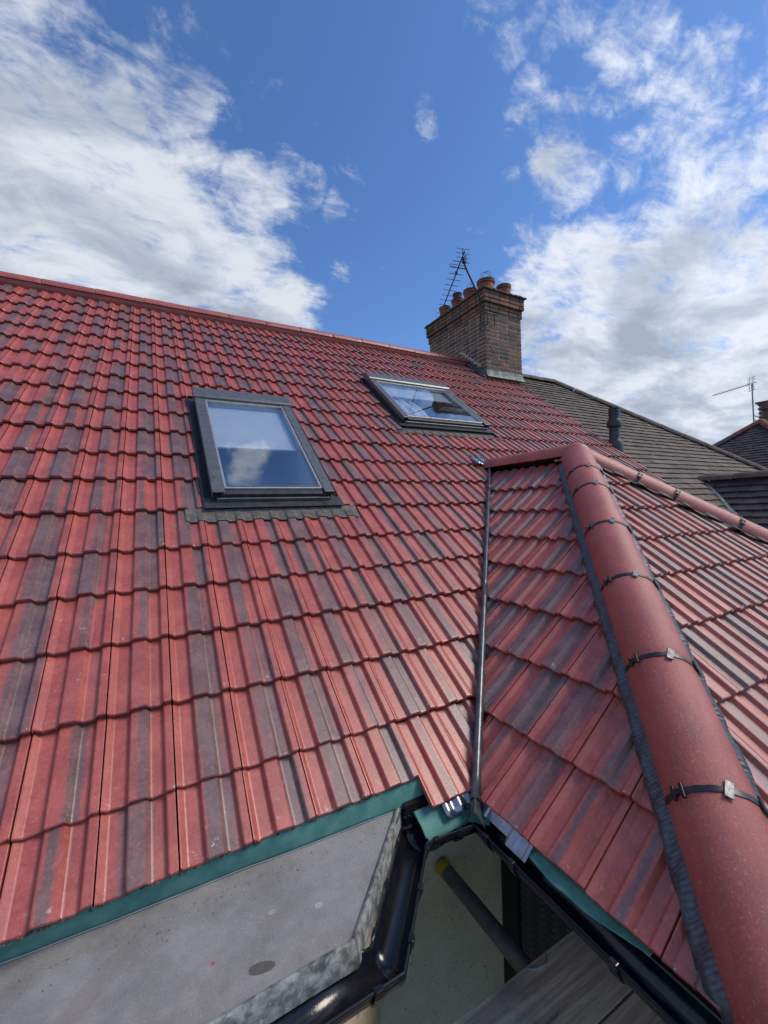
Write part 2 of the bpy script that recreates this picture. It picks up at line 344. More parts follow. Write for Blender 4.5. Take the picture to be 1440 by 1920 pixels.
# ------------------------------------------------------------------ helpers
WM = {}
def link(o, parent=None, wm=None):
    wm = wm or Matrix.Identity(4)
    COL.objects.link(o)
    o.matrix_basis = wm
    if parent is not None:
        o.parent = parent; o.matrix_parent_inverse = WM[parent.name].inverted()
    WM[o.name] = wm.copy()
    return o
def tag(o, label=None, cat=None, group=None, kind=None):
    if label: o['label'] = label
    if cat: o['category'] = cat
    if group: o['group'] = group
    if kind: o['kind'] = kind
    return o
def empty(name, loc, label, cat):
    o = bpy.data.objects.new(name, None); o.empty_display_size = .2
    link(o, None, Matrix.Translation(loc)); return tag(o, label, cat)
class MB:
    """collects shapes for ONE mesh object"""
    def __init__(s): s.v = []; s.f = []; s.r = []
    def add(s, verts, faces, tr=None):
        k = len(s.v); s.v += [Vector(p) for p in verts]; s.f += [tuple(i + k for i in f) for f in faces]
        s.r += [random.random() if tr is None else tr] * len(verts)
        return s
    def box(s, lo, hi, M_=None, tr=None):
        x0, y0, z0 = lo; x1, y1, z1 = hi
        v = [Vector(p) for p in ((x0, y0, z0), (x1, y0, z0), (x1, y1, z0), (x0, y1, z0), (x0, y0, z1), (x1, y0, z1), (x1, y1, z1), (x0, y1, z1))]
        if M_ is not None: v = [M_ @ p for p in v]
        return s.add(v, [(0, 3, 2, 1), (4, 5, 6, 7), (0, 1, 5, 4), (1, 2, 6, 5), (2, 3, 7, 6), (3, 0, 4, 7)], tr)
    def bbox(s, lo, hi, b, M_=None):
        """box with chamfered edges"""
        bm = bmesh.new(); bmesh.ops.create_cube(bm, size=1)
        for v in bm.verts: v.co = Vector((lo[i] + (v.co[i] + .5) * (hi[i] - lo[i]) for i in range(3)))
        bmesh.ops.bevel(bm, geom=bm.edges[:], offset=b, segments=2, affect='EDGES', profile=.5)
        vs_ = [(M_ @ v.co) if M_ is not None else v.co.copy() for v in bm.verts]; bm.verts.index_update()
        s.add(vs_, [tuple(v.index for v in f.verts) for f in bm.faces]); bm.free(); return s
    def tube(s, pts, r, n=10, cap=True):
        pts = [Vector(p) for p in pts]; rs = r if isinstance(r, (list, tuple)) else [r] * len(pts)
        verts = []; faces = []
        up = Vector((0, 0, 1))
        for i, p in enumerate(pts):
            d = (pts[min(i + 1, len(pts) - 1)] - pts[max(i - 1, 0)]).normalized()
            a = d.cross(up if abs(d.z) < .95 else Vector((1, 0, 0))).normalized(); b = d.cross(a)
            for k in range(n):
                t = 2 * math.pi * k / n; verts.append(p + (a * math.cos(t) + b * math.sin(t)) * rs[i])
        for i in range(len(pts) - 1):
            for k in range(n):
                faces.append((i * n + k, i * n + (k + 1) % n, (i + 1) * n + (k + 1) % n, (i + 1) * n + k))
        if cap: faces += [tuple(range(n)), tuple(range((len(pts) - 1) * n, len(pts) * n))[::-1]]
        return s.add(verts, faces)
    def lathe(s, c, prof, n=24):
        verts = []; faces = []
        for r, z in prof:
            for k in range(n):
                t = 2 * math.pi * k / n; verts.append(Vector(c) + Vector((r * math.cos(t), r * math.sin(t), z)))
        for i in range(len(prof) - 1):
            for k in range(n): faces.append((i * n + k, i * n + (k + 1) % n, (i + 1) * n + (k + 1) % n, (i + 1) * n + k))
        return s.add(verts, faces)
    def grid(s, fn, nu, nv):
        verts = [fn(i / nu, j / nv) for j in range(nv + 1) for i in range(nu + 1)]
        faces = [(j * (nu + 1) + i, j * (nu + 1) + i + 1, (j + 1) * (nu + 1) + i + 1, (j + 1) * (nu + 1) + i) for j in range(nv) for i in range(nu)]
        return s.add(verts, faces)
    def prism(s, poly, z0, z1):
        n = len(poly); v = [Vector((*p, z0)) for p in poly] + [Vector((*p, z1)) for p in poly]
        return s.add(v, [tuple(range(n))[::-1], tuple(range(n, 2 * n))] + [(i, (i + 1) % n, n + (i + 1) % n, n + i) for i in range(n)])
    def build(s, name, mat, parent=None, smooth=False, solid=0, ang=40, frame=None, **tg):
        me = bpy.data.meshes.new(name)
        c = Vector([(min(p[i] for p in s.v) + max(p[i] for p in s.v)) / 2 for i in range(3)])
        fm = frame.copy() if frame is not None else Matrix.Identity(4)
        fm.translation = c; inv = fm.inverted()
        me.from_pydata([inv @ p for p in s.v], [], s.f); me.materials.append(M[mat] if isinstance(mat, str) else mat)
        at = me.attributes.new('tr', 'FLOAT', 'POINT'); at.data.foreach_set('value', s.r)
        if smooth:
            me.shade_smooth(); me.set_sharp_from_angle(angle=R(ang))
        me.validate()
        o = bpy.data.objects.new(name, me); link(o, parent, fm)
        if solid:
            md = o.modifiers.new('thick', 'SOLIDIFY'); md.thickness = solid; md.offset = 0
        return tag(o, **tg) if tg else o

class Frame:
    """roof plane: a across (to the right looking up-slope), v up-slope, n out of the roof"""
    def __init__(s, O, A, U):
        s.O, s.A, s.U = Vector(O), Vector(A).normalized(), Vector(U).normalized(); s.N = s.A.cross(s.U)
        s.rot = Matrix((s.A, s.U, s.N)).transposed().to_4x4()
    def p(s, a, v, n=0): return s.O + s.A * a + s.U * v + s.N * n
    def mat(s, a, v, n=0):
        m_ = s.rot.copy(); m_.translation = s.p(a, v, n); return m_
    def pos(s, P): d = Vector(P) - s.O; return d.dot(s.A), d.dot(s.U), d.dot(s.N)

# ------------------------------------------------------------------ key geometry (metres)
TH = 0.681; T = math.tan(TH); CT, ST = math.cos(TH), math.sin(TH)
D = 1.7846; XR, ZR, YE, ZM = 3.189, .4641, 2.349, -2.2969
YV = (ZR - ZM) / T
GROUND = -6.4
W = .225
MAIN = Frame((0, ST * D, -CT * D), (1, 0, 0), (0, CT, ST))
LEFT = Frame((XR, 0, ZR), (0, -1, 0), (CT, 0, ST))
RIGHT = Frame((XR, 0, ZR), (0, 1, 0), (-CT, 0, ST))
HIP = Frame((0, YE, ZR), (1, 0, 0), (0, CT, ST))
def prj(P):
    q = RC @ Vector(P)
    if q.z < .05: return None
    return 720 + FPX * q.x / q.z, 960 + FPX * q.y / q.z, q.z
def rel(c, n, s=1): return (Vector(c), Vector(n).normalized() * s)

# ------------------------------------------------------------------ ground and houses (roots)
g = MB(); g.add([(-1500, -1500, GROUND), (1500, -1500, GROUND), (1500, 1500, GROUND), (-1500, 1500, GROUND)], [(0, 1, 2, 3)])
g.build('ground', 'grass', kind='structure')
house = empty('house', (1.5, 4.5, GROUND), 'house whose roof of new red and charcoal interlocking tiles fills the foreground', 'house')
neighbour = empty('house', (8.5, 4.5, GROUND), 'adjoining house with weathered brown plain tiles right of the brick chimney', 'house')
far_house = empty('house', (22.5, 6.6, GROUND), 'distant house with dark tiled hip roof at the right edge of the photo', 'house')

# ------------------------------------------------------------------ interlocking tiles
PROF = [(0, .0160), (.018, .0155), (.092, .0015), (.115, 0), (.29, 0), (.312, .0015), (.352, .0185), (.372, .0205), (.585, .0205),
        (.652, .0018), (.668, .0005), (.684, 0), (.815, 0), (.835, .0015), (.872, .0185), (.892, .0205), (.988, .0205), (.997, .019)]
def prof_h(u):
    u = u % 1.0
    for (a, x), (b, y) in zip(PROF, PROF[1:]):
        if a <= u <= b: return x + (y - x) * (u - a) / (b - a)
    return .0195
def tile_mesh(seed):
    rnd = random.Random(seed); TK = .023; L = .36
    n = len(PROF); verts = []; tu = []; tv = []
    rows = [(.010, -TK, -.02), (-.001, -TK + .002, -.02), (-.002, -.004, -.012), (.002, -.0005, .0), (.010, 0, .02), (.12, 0, .33), (L, 0, 1.)]
    j = [rnd.uniform(-1, 1) for _ in range(n)]; j2 = [rnd.uniform(-1, 1) for _ in range(n)]
    for ri, (v, dn, tvv) in enumerate(rows):
        for k, (u, h) in enumerate(PROF):
            jv = j[k] * .0026 if ri < 4 else 0; jn = j2[k] * .0022 if ri in (0, 1) else 0
            verts.append((u * (W - .0046) + .0023, v + jv, h - .0205 + dn + jn - .029 * max(v, 0) / .33)); tu.append(u); tv.append(tvv)
    faces = [(r * n + k, r * n + k + 1, (r + 1) * n + k + 1, (r + 1) * n + k) for r in range(len(rows) - 1) for k in range(n - 1)]
    # right and left edges drop to the bed
    def side(k, du):
        base = len(verts)
        for ri in range(2, len(rows)):
            x, y, z = verts[ri * n + k]; verts.append((x + du, y, z - TK)); tu.append(PROF[k][0]); tv.append(-.02 if du else tv[ri * n + k])
        for i, ri in enumerate(range(2, len(rows) - 1)):
            f = (ri * n + k, (ri + 1) * n + k, base + i + 1, base + i)
            faces.append(f if k else f[::-1])
    side(n - 1, .0006); side(0, -.0006)
    me = bpy.data.meshes.new('roof_tile'); me.from_pydata(verts, [], faces); me.materials.append(M['tile'])
    for nm, arr in (('tu', tu), ('tv', tv), ('tr', [rnd.random()] * len(verts))):
        me.attributes.new(nm, 'FLOAT', 'POINT').data.foreach_set('value', arr)
    return me
TILES = [tile_mesh(100 + i) for i in range(56)]
def signed(P, pl): return (P - pl[0]).dot(pl[1])
def cut(me, wm, keeps, holes):
    """world-space clipping; returns (mesh or None, changed)"""
    pts = [wm @ v.co for v in me.vertices]
    changed = False; ks = []
    for pl in keeps:
        d = [signed(p, pl) for p in pts]
        if min(d) >= 0: return None, True
        if max(d) > 0: ks.append(pl)
    hs = []
    for h in holes:
        if any(min(signed(p, pl) for p in pts) >= 0 for pl in h): continue
        if all(max(signed(p, pl) for p in pts) <= 0 for pl in h): return None, True
        hs.append(h)
    if not ks and not hs: return me, False
    inv = wm.inverted(); inv3 = inv.to_3x3()
    def lc(pl): return inv @ pl[0], (wm.to_3x3().transposed() @ pl[1]).normalized()
    bm = bmesh.new(); bm.from_mesh(me)
    def clip(b, pl, outside=False):
        co, no = lc(pl)
        bmesh.ops.bisect_plane(b, geom=b.verts[:] + b.edges[:] + b.faces[:], plane_co=co, plane_no=no, clear_outer=not outside, clear_inner=outside, dist=1e-6)
    for pl in ks: clip(bm, pl)
    for h in hs:
        tmp = bpy.data.meshes.new('t'); bm.to_mesh(tmp); out = bmesh.new()
        for i, pl in enumerate(h):
            b = bmesh.new(); b.from_mesh(tmp); clip(b, pl, True)
            for q in h[:i]:
                if b.faces: clip(b, q)
            if b.faces:
                t2 = bpy.data.meshes.new('t2'); b.to_mesh(t2); out.from_mesh(t2); bpy.data.meshes.remove(t2)
            b.free()
        bm.free(); bm = out; bpy.data.meshes.remove(tmp)
    if len(bm.faces) < 4: bm.free(); return None, True
    nm = bpy.data.meshes.new(me.name); bm.to_mesh(nm); bm.free()
    if not nm.materials: nm.materials.append(me.materials[0])
    return nm, True
def join_arrays(items, name, mat, attrs, parent):
    """items: list of (mesh, matrix) -> one stuff object"""
    V, F, AT = [], [], {a: [] for a in attrs}
    for me, wm in items:
        k = len(V); V += [wm @ v.co for v in me.vertices]; F += [tuple(i + k for i in p.vertices) for p in me.polygons]
        for a in attrs:
            d = me.attributes.get(a); arr = [0.] * len(me.vertices)
            if d: d.data.foreach_get('value', arr)
            AT[a] += arr
    nm = bpy.data.meshes.new(name); nm.from_pydata(V, [], F); nm.materials.append(mat)
    for a in attrs: nm.attributes.new(a, 'FLOAT', 'POINT').data.foreach_set('value', AT[a])
    o = bpy.data.objects.new(name, nm); link(o, parent); o['kind'] = 'stuff'; return o
def lay(frame, rows, a0, a1, origin, w, meshes, keeps, holes, seed=0, jit=.0014, stagger=0.):
    rnd = random.Random(seed); out = []
    k0 = math.floor((a0 - origin) / w); k1 = math.ceil((a1 - origin) / w)
    for ri, v in enumerate(rows):
        for k in range(k0, k1):
            a = origin + k * w + (stagger if ri % 2 else 0)
            P = frame.p(a + w / 2, v + .16)
            wm = frame.mat(a, v + rnd.uniform(-1, 1) * jit * 2, rnd.uniform(-1, 1) * jit) @ Matrix.Rotation(rnd.uniform(-1, 1) * jit * 2.5, 4, 'Z') @ Matrix.Rotation(rnd.uniform(-1, 1) * jit * 2, 4, 'X')
            me, ch = cut(rnd.choice(meshes), wm, keeps, holes)
            if me is None: continue
            c = prj(P); size = 0
            if c and -60 < c[0] < 1500 and -60 < c[1] < 1980: size = (1 / c[2]) ** 2 * abs(frame.N.dot(P.normalized()))
            out.append((size, me, wm))
    return out

# ---- clip sets
V2 = (XR, YV, 0); r2 = math.sqrt(.5)
GV = .014
valley_hole = [rel((XR, YV, 0), (-1, 1, 0)), rel((XR, YV, 0), (1, 1, 0))]   # inside: x-XR > y-YV and x-XR < YV-y
valley_hole = [(Vector((XR - GV, YV + GV, 0)), Vector((-1, 1, 0)).normalized()), (Vector((XR + GV, YV + GV, 0)), Vector((1, 1, 0)).normalized())]
def rect_hole(fr, a0, a1, v0, v1):
    return [(fr.p(a0, 0), -fr.A), (fr.p(a1, 0), fr.A), (fr.p(0, v0), -fr.U), (fr.p(0, v1), fr.U)]
CH = dict(x0=5.388, x1=6.30, y0=5.774, y1=7.54)
WIN = [dict(a0=.312, a1=1.165, v0=2.335, v1=3.945), dict(a0=2.475, a1=3.765, v0=3.755, v1=5.015)]
win_holes = [rect_hole(MAIN, .268, 1.222, 2.285, 4.0), rect_hole(MAIN, 2.43, 3.822, 3.618, 5.07)]
chim_hole = [rel((CH['x0'] - .03, 0, 0), (-1, 0, 0)), rel((CH['x1'] + .03, 0, 0), (1, 0, 0)), rel((0, CH['y0'] - .02, 0), (0, -1, 0))]
VERGE = 6.215
RIDGE_V = 6.66
rows_meas = [.6773, 1.0105, 1.3432, 1.6448, 1.9451, 2.2899, 2.6315, 2.955, 3.2978, 3.6247]
rows_up = [3.6247 + .3295 * k for k in range(1, 10)]
X0 = .0273; XSTEP = X0 + 4 * W
keepsM = [rel((VERGE, 0, 0), (1, 0, 0)), (MAIN.p(0, RIDGE_V), MAIN.U)]
main_tiles = lay(MAIN, rows_meas + rows_up, -4.0, VERGE, X0, W, TILES, keepsM, [valley_hole, chim_hole] + win_holes, 1)
main_tiles += lay(MAIN, [.434], -4.0, XSTEP - .001, X0, W, TILES, keepsM + [rel((XSTEP, 0, 0), (1, 0, 0))], [], 2)
main_tiles += lay(MAIN, [.318], XSTEP, VERGE, X0, W, TILES, keepsM, [valley_hole], 3)
wrows = [2.0594, 1.8078, 1.5458, 1.2985, 1.0611, .8432, .6041, .3685]
HG = .02
hip_keep_left = [(Vector((XR, YE, 0)) + Vector((-HG, HG, 0)), Vector((1, -1, 0)).normalized())]
keepL = [(Vector((XR - .03, 0, 0)), Vector((1, 0, 0))), (Vector((XR + GV, YV - GV, 0)), Vector((-1, 1, 0)).normalized()), hip_keep_left[0]]
lrows = [-w / CT for w in wrows]
left_tiles = lay(LEFT, lrows, -YV - .2, .9, -.848, W, TILES, keepL, [], 4)
keepH = [(Vector((XR, YE, 0)) + Vector((HG, -HG, 0)), Vector((-1, 1, 0)).normalized()), (Vector((XR, YE, 0)) + Vector((-HG, -HG, 0)), Vector((1, 1, 0)).normalized())]
hip_tiles = lay(HIP, lrows, .8, 5.6, .06, W, TILES, keepH, [], 5)
keepR = [(Vector((XR + .03, 0, 0)), Vector((-1, 0, 0))), (Vector((XR - GV, YV - GV, 0)), Vector((1, 1, 0)).normalized()), (Vector((XR, YE, 0)) + Vector((HG, HG, 0)), Vector((-1, -1, 0)).normalized())]
right_tiles = lay(RIGHT, lrows, -.2, YV + .2, .1, W, TILES, keepR, [], 6)

# ---- roof beds (dark underlay sheets just below the tiles)
def sheet(fr, rects, n=-.055, holes=(), keeps=()):
    b = MB()
    bm = bmesh.new()
    for (a0, a1, v0, v1) in rects:
        vs_ = [bm.verts.new(fr.p(a, v, n)) for a, v in ((a0, v0), (a1, v0), (a1, v1), (a0, v1))]; bm.faces.new(vs_)
    me = bpy.data.meshes.new('t'); bm.to_mesh(me); bm.free(); me.materials.append(M['underlay'])
    return me
def bed(name, fr, rect, keeps, holes, parent, n=-.078, mat='underlay', **tg):
    me = bpy.data.meshes.new('t'); a0, a1, v0, v1 = rect; NS = 24
    V = []; F = []
    for i in range(NS + 1):
        for j in range(NS + 1): V.append(fr.p(a0 + (a1 - a0) * i / NS, v0 + (v1 - v0) * j / NS, n))
    for i in range(NS):
        for j in range(NS): F.append((i * (NS + 1) + j, (i + 1) * (NS + 1) + j, (i + 1) * (NS + 1) + j + 1, i * (NS + 1) + j + 1))
    me.from_pydata(V, [], F); me.materials.append(M[mat])
    nm, _ = cut(me, Matrix.Identity(4), keeps, holes)
    b = MB(); b.add([v.co.copy() for v in nm.vertices], [tuple(p.vertices) for p in nm.polygons])
    return b.build(name, mat, parent, solid=.012, **tg)
main_roof = bed('main_roof', MAIN, (-4, VERGE, .49, 6.7), [], [valley_hole, chim_hole, rect_hole(MAIN, .34, 1.14, 2.36, 3.92), rect_hole(MAIN, 2.5, 3.74, 3.79, 4.98)], house)
wing_roof = bed('wing_roof', LEFT, (-YV - .1, .9, lrows[0] + .02, 0), [keepL[1], keepL[2]], [], house)
bed('hip_end', HIP, (.8, 5.6, lrows[0] + .02, 0), keepH, [], wing_roof)
bed('wing_far_slope', RIGHT, (-.2, YV + .1, lrows[0] + .02, 0), keepR[1:], [], wing_roof)
YRG = MAIN.p(0, 6.7).y; ZRG = MAIN.p(0, 6.7).z
BACK = Frame((0, YRG, ZRG), (-1, 0, 0), (0, -CT, ST))
bed('rear_slope', BACK, (-VERGE, 4, -6, 0), [], [[rel((CH['x0'] - .03, 0, 0), (-1, 0, 0)), rel((CH['x1'] + .03, 0, 0), (1, 0, 0)), rel((0, CH['y1'] + .02, 0), (0, 1, 0))]], main_roof, n=-.03, mat='cap')

# ---- split: 300 largest are parts of their own
allt = [(s_, me, wm, 'm') for s_, me, wm in main_tiles] + [(s_, me, wm, 'w') for s_, me, wm in left_tiles + hip_tiles] + [(0, me, wm, 'w') for s_, me, wm in right_tiles]
allt.sort(key=lambda t: -t[0])
for s_, me, wm, k in allt[:300]:
    o = bpy.data.objects.new('roof_tile', me); link(o, main_roof if k == 'm' else wing_roof, wm)
for k, par in (('m', main_roof), ('w', wing_roof)):
    rest = [(me, wm) for s_, me, wm, kk in allt[300:] if kk == k]
    if rest: join_arrays(rest, 'roof_tile', M['tile'], ('tu', 'tv', 'tr'), par)

# ------------------------------------------------------------------ ridge and hip caps
def cap_mesh(L, r=.135, a_half=84, thick=.014, squash=1.0, seed=0):
    """half-round cap, axis along local Z, crown along local Y"""
    rnd = random.Random(seed); NA, NL = 20, 8; V = []; F = []
    def ring(rr, z):
        for i in range(NA + 1):
            t = R(-a_half + 2 * a_half * i / NA); V.append((math.sin(t) * rr, math.cos(t) * rr * squash, z))
    zs = [0.004, .0] + [L * j / NL for j in range(1, NL)] + [L, L - .004]
    rr = [r - thick, r - .002] + [r] * (NL - 1) + [r - .002, r - thick]
    zs = [.0, .0, .004] + [L * j / NL for j in range(1, NL)] + [L - .004, L, L]
    rr = [r - thick, r - .003, r] + [r] * (NL - 1) + [r, r - .003, r - thick]
    for z, q in zip(zs, rr): ring(q * (1 + rnd.uniform(-.002, .002)), z)
    n = NA + 1
    for j in range(len(zs) - 1):
        for i in range(NA): F.append((j * n + i, j * n + i + 1, (j + 1) * n + i + 1, (j + 1) * n + i))
    k = len(zs) - 1
    F += [(0 * n + i, k * n + i, k * n + i + 1, 0 * n + i + 1) for i in range(NA)]
    F += [tuple(j * n for j in range(k + 1)), tuple(j * n + NA for j in range(k, -1, -1))]
    me = bpy.data.meshes.new('ridge_tile'); me.from_pydata(V, [], F); me.materials.append(M['cap'])
    me.attributes.new('tr', 'FLOAT', 'POINT').data.foreach_set('value', [rnd.random()] * len(V))
    me.shade_smooth(); me.set_sharp_from_angle(angle=R(35)); return me
def axis_mat(P, d, upish=(0, 0, 1)):
    Z = Vector(d).normalized(); Xv = Vector(upish).cross(Z); Xv.normalize(); Yv = Z.cross(Xv)
    m_ = Matrix((Xv, Yv, Z)).transposed().to_4x4(); m_.translation = Vector(P); return m_
def caps(start, d, lens, parent, r=.135, drop=.06, mat='cap', gap=.006, name='ridge_tile', seed=0, squash=1.0, aw=84):
    d = Vector(d).normalized(); side = Vector((0, 0, 1)).cross(d).normalized(); up = d.cross(side)
    pos = 0; joints = []; out = []
    for i, L in enumerate(lens):
        P = Vector(start) - up * drop + d * (pos + gap / 2)
        me = cap_mesh(L - gap, r, aw, squash=squash, seed=seed + i); me.materials[0] = M[mat]
        o = bpy.data.objects.new(name, me); rr = random.Random(seed * 31 + i)
        link(o, parent, axis_mat(P, d) @ Matrix.Rotation(rr.uniform(-.012, .012), 4, 'X')); out.append(o)
        pos += L; joints.append(Vector(start) - up * drop + d * pos)
    return joints, d, side, up
APEX = Vector((XR, YE, ZR))
H1 = Vector((-1, -1, -T)).normalized(); H2 = Vector((1, -1, -T)).normalized()
CAPR, DROP = .128, .062
hl = [.26, .50] + [.508] * 5
j1 = caps(APEX, H1, [.46, .30] + [.508] * 4 + [.56], wing_roof, CAPR, DROP, seed=10)
j2 = caps(APEX, H2, [.52, .30] + [.49] * 4, wing_roof, CAPR * .9, DROP, seed=30)
LR = YV - YE + .02
j3 = caps(APEX, (0, 1, 0), [LR * .52, LR * .48], wing_roof, CAPR * .93, DROP, seed=50)
# mitre where the three caps meet, with a bed of mortar
dm = MB()
def dome(c, r, sq, n=18):
    prof = [(r * math.cos(t), r * sq * math.sin(t)) for t in [R(-35 + 125 * i / 9) for i in range(10)]]
    return prof
dm.lathe(APEX - Vector((0, 0, DROP)), dome(None, CAPR * .985, 1.0), 30)
o = dm.build('cap_mitre', 'cap', wing_roof, smooth=True)
mm = MB(); sd_ = Vector((-1, 0, 0))
for k in range(10):
    p = APEX + Vector((-.128 + .03 * math.sin(k), .10 - .022 * k, -.085 + .004 * (k % 3)))
    mm.bbox((-.014, -.014, -.010), (.014, .014, .010), .005, Matrix.Translation(p) @ Matrix.Rotation(k * 1.3, 4, 'Z'))
mm.build('bedding_mortar', 'yellow_mortar', wing_roof)
# end disc of mortar where the short ridge dies into the valley
mm = MB(); pe = Vector((XR, YE + LR, ZR - DROP))
mm.add([pe + Vector((0, .002, 0))] + [pe + Vector((math.sin(t) * CAPR * .90, .002, math.cos(t) * CAPR * .90)) for t in [R(-88 + 8 * i) for i in range(23)]], [(0, i + 1, i + 2) for i in range(22)])
mm.build('bedding_mortar', 'yellow_mortar', wing_roof, solid=.012)
mm = MB()
for k in range(16):
    t = R(-88 + 11 * k); c = APEX - j1[3] * DROP + H1 * (3.335 + .008 * math.sin(k * 2)) + (j1[2] * math.sin(t) + j1[3] * math.cos(t)) * (CAPR - .012)
    mm.bbox((-.016, -.020, -.014), (.016, .020, .014), .006, Matrix.Translation(c) @ Matrix.Rotation(k * 1.7, 4, 'X') @ Matrix.Rotation(k * .9, 4, 'Z'))
mm.build('bedding_mortar', 'yellow_mortar', wing_roof)
# straps and clips at the hip joints
def strap(P, d, side, up, parent, r):
    b = MB(); n = 40
    for i in range(n):
        t0, t1 = [R(-82 + 164 * (i + k) / n) for k in (0, 1)]
        w_ = .0080 if i % 4 == 3 else .0095
        q = []
        for t in (t0, t1):
            for rr in (r - .002, r + .0035):
                for s_ in (-w_, w_): q.append(P + (side * math.sin(t) + up * math.cos(t)) * rr + d * s_)
        b.add(q, [(0, 1, 3, 2), (4, 6, 7, 5), (2, 3, 7, 6), (0, 2, 6, 4), (1, 5, 7, 3)])
    st = b.build('hip_strap', 'strap', parent)
    for t, L_ in ((-52, .020), (62, .020)):
        c = P + (side * math.sin(R(t)) + up * math.cos(R(t))) * (r + .005)
        T_ = (side * math.cos(R(t)) - up * math.sin(R(t))); Nn = T_.cross(d)
        fm = Matrix((T_, d, Nn)).transposed().to_4x4(); fm.translation = c
        k = MB()
        for sx in (-1, 1): k.bbox((sx * .015 - .006, -.021, -.005), (sx * .015 + .006, .021, .002), .0015, fm)
        k.bbox((-.012, -.008, -.005), (.012, .008, .003), .0015, fm)
        k.build('strap_clip', 'strap', st)
    t = 8; c = P + (side * math.sin(R(t)) + up * math.cos(R(t))) * (r + .006)
    T_ = (side * math.cos(R(t)) - up * math.sin(R(t))); Nn = T_.cross(d)
    fm = Matrix((T_, d, Nn)).transposed().to_4x4() @ Matrix.Rotation(.38, 4, 'Z'); fm.translation = c
    k = MB(); k.bbox((-.012, -.027, -.003), (.012, .027, .001), .001, fm); k.bbox((-.010, -.027, .001), (-.002, .027, .006), .001, fm @ Matrix.Rotation(.3, 4, 'Y'))
    pl = k.build('strap_plate', 'steel', st)
    k = MB(); k.tube([fm @ Vector((0, 0, .004)), fm @ Vector((0, 0, .010))], .0055, 12); k.build('strap_screw', 'wire', pl if False else st)
J, d_, s_, u_ = j1
side1 = s_
for P in J[:-1]: strap(P, d_, s_, u_, wing_roof, CAPR)
J, d_, s_, u_ = j2
for P in J[:-1]: strap(P, d_, s_, u_, wing_roof, CAPR * .9)
# pleated dry-hip roll along both edges of the hips
def pleat_roll(start, d, L, fr, sgn, parent, width=.036, mat='roll', capr=CAPR):
    d = Vector(d).normalized(); side = Vector((0, 0, 1)).cross(d).normalized()
    b = MB(); n = int(L / .0027)
    def fn(i, j):
        s0 = L * i; rip = .0036 * abs(((s0 + .004 * noise.noise((s0 * 30, 0, 0)) + .003 * j) / .0135) % 1.0 * 2 - 1)
        wob = .004 * noise.noise((s0 * 9, sgn * 7, 0)) + .003 * noise.noise((s0 * 40, sgn * 7, 3))
        off = (capr - .028) + (width + .028 + wob) * j
        P = Vector(start) + d * s0 + side * sgn * off
        # drop onto the tile surface (vertical)
        a, v, n_ = fr.pos(P); zsurf = P.z - n_ / fr.N.z
        u = (a - (.06 if fr is HIP else -.848)) / W
        P = Vector((P.x, P.y, zsurf + (prof_h(u) - .0205) * (.75 if j > .3 else .2) + .009 - .004 * (j > .9) + rip + (.02 * (1 - j) ** 2)))
        if fr is LEFT: P.x = max(P.x, XR - 2.0594 + .004)
        if fr is HIP: P.y = max(P.y, YE - 2.0594 + .004)
        return P
    b.grid(fn, n, 4)
    return b.build('pleated_roll', mat, parent, smooth=True, ang=80, solid=.0025)
pleat_roll(APEX + H1 * .10, H1, 3.24, LEFT, 1 if side1.dot(Vector((-1, 1, 0))) > 0 else -1, wing_roof)
pleat_roll(APEX + H1 * .10, H1, 3.22, HIP, -1 if side1.dot(Vector((-1, 1, 0))) > 0 else 1, wing_roof, .040)
side2 = Vector((0, 0, 1)).cross(H2).normalized()
pleat_roll(APEX + H2 * .10, H2, 2.5, HIP, 1 if side2.dot(Vector((-1, -1, 0))) > 0 else -1, wing_roof, .024, mat='black', capr=CAPR * .9)
# main ridge
RP = MAIN.p(0, 6.70)
jx = 4.644 + .5255
b = MB(); b.tube([RP + Vector((-4 , 0, -.045)), RP + Vector((jx + .2, 0, -.045))], .100, 16); b.build('ridge_bedding', 'cap', main_roof)
caps((jx + .20, RP.y, RP.z), (-1, 0, 0), [.20] + [.5255] * 17, main_roof, .120, .050, seed=70, squash=.92)

# ------------------------------------------------------------------ valley bar
VD = Vector((-1, -1, -T)).normalized(); VTOP = Vector((XR, YV, ZR))
vs_side = Vector((-1, 1, 0)).normalized()
def valley_piece(k0, k1, r0, r1, name='valley_trim'):
    b = MB(); prof = [(-.021, -.050), (-.020, -.04), (-.019, -.026), (-.017, .0), (-.012, .011), (0, .0165), (.012, .011), (.017, 0), (.019, -.026), (.020, -.04), (.021, -.050)]
    n = 14
    def fn(i, j):
        k = k0 + (k1 - k0) * i; x, z = prof[min(int(round(j * (len(prof) - 1))), len(prof) - 1)]
        f = r0 + (r1 - r0) * i; up = VD.cross(vs_side) * -1
        if up.z < 0: up = -up
        return VTOP + VD * k + vs_side * x * f + up * (z * f + .018) + Vector((0, 0, .003 * noise.noise((k * 3, 0, 5))))
    b.grid(fn, n, len(prof) - 1)
    return b.build(name, 'lead', wing_roof, smooth=True, ang=50, solid=.002)
VL = 2.075 * math.sqrt(2 + T * T)
valley_piece(-.06, .62, .9, .9); valley_piece(.60, VL * .62, .96, .96); valley_piece(VL * .61, VL, 1.0, 1.05)
b = MB()
def fn(i, j):
    t = (j - .5) * 2; k = VL - .015 + .085 * i; wd = .017 + .030 * i * i; hh = .030 - .030 * abs(t) ** 1.2 - .045 * abs(t) * i
    return VTOP + VD * k + vs_side * wd * t + Vector((0, 0, hh + .012 - .006 * i))
b.grid(fn, 8, 12); b.build('valley_trim', 'lead', wing_roof, smooth=True, ang=50, solid=.002)
b = MB()
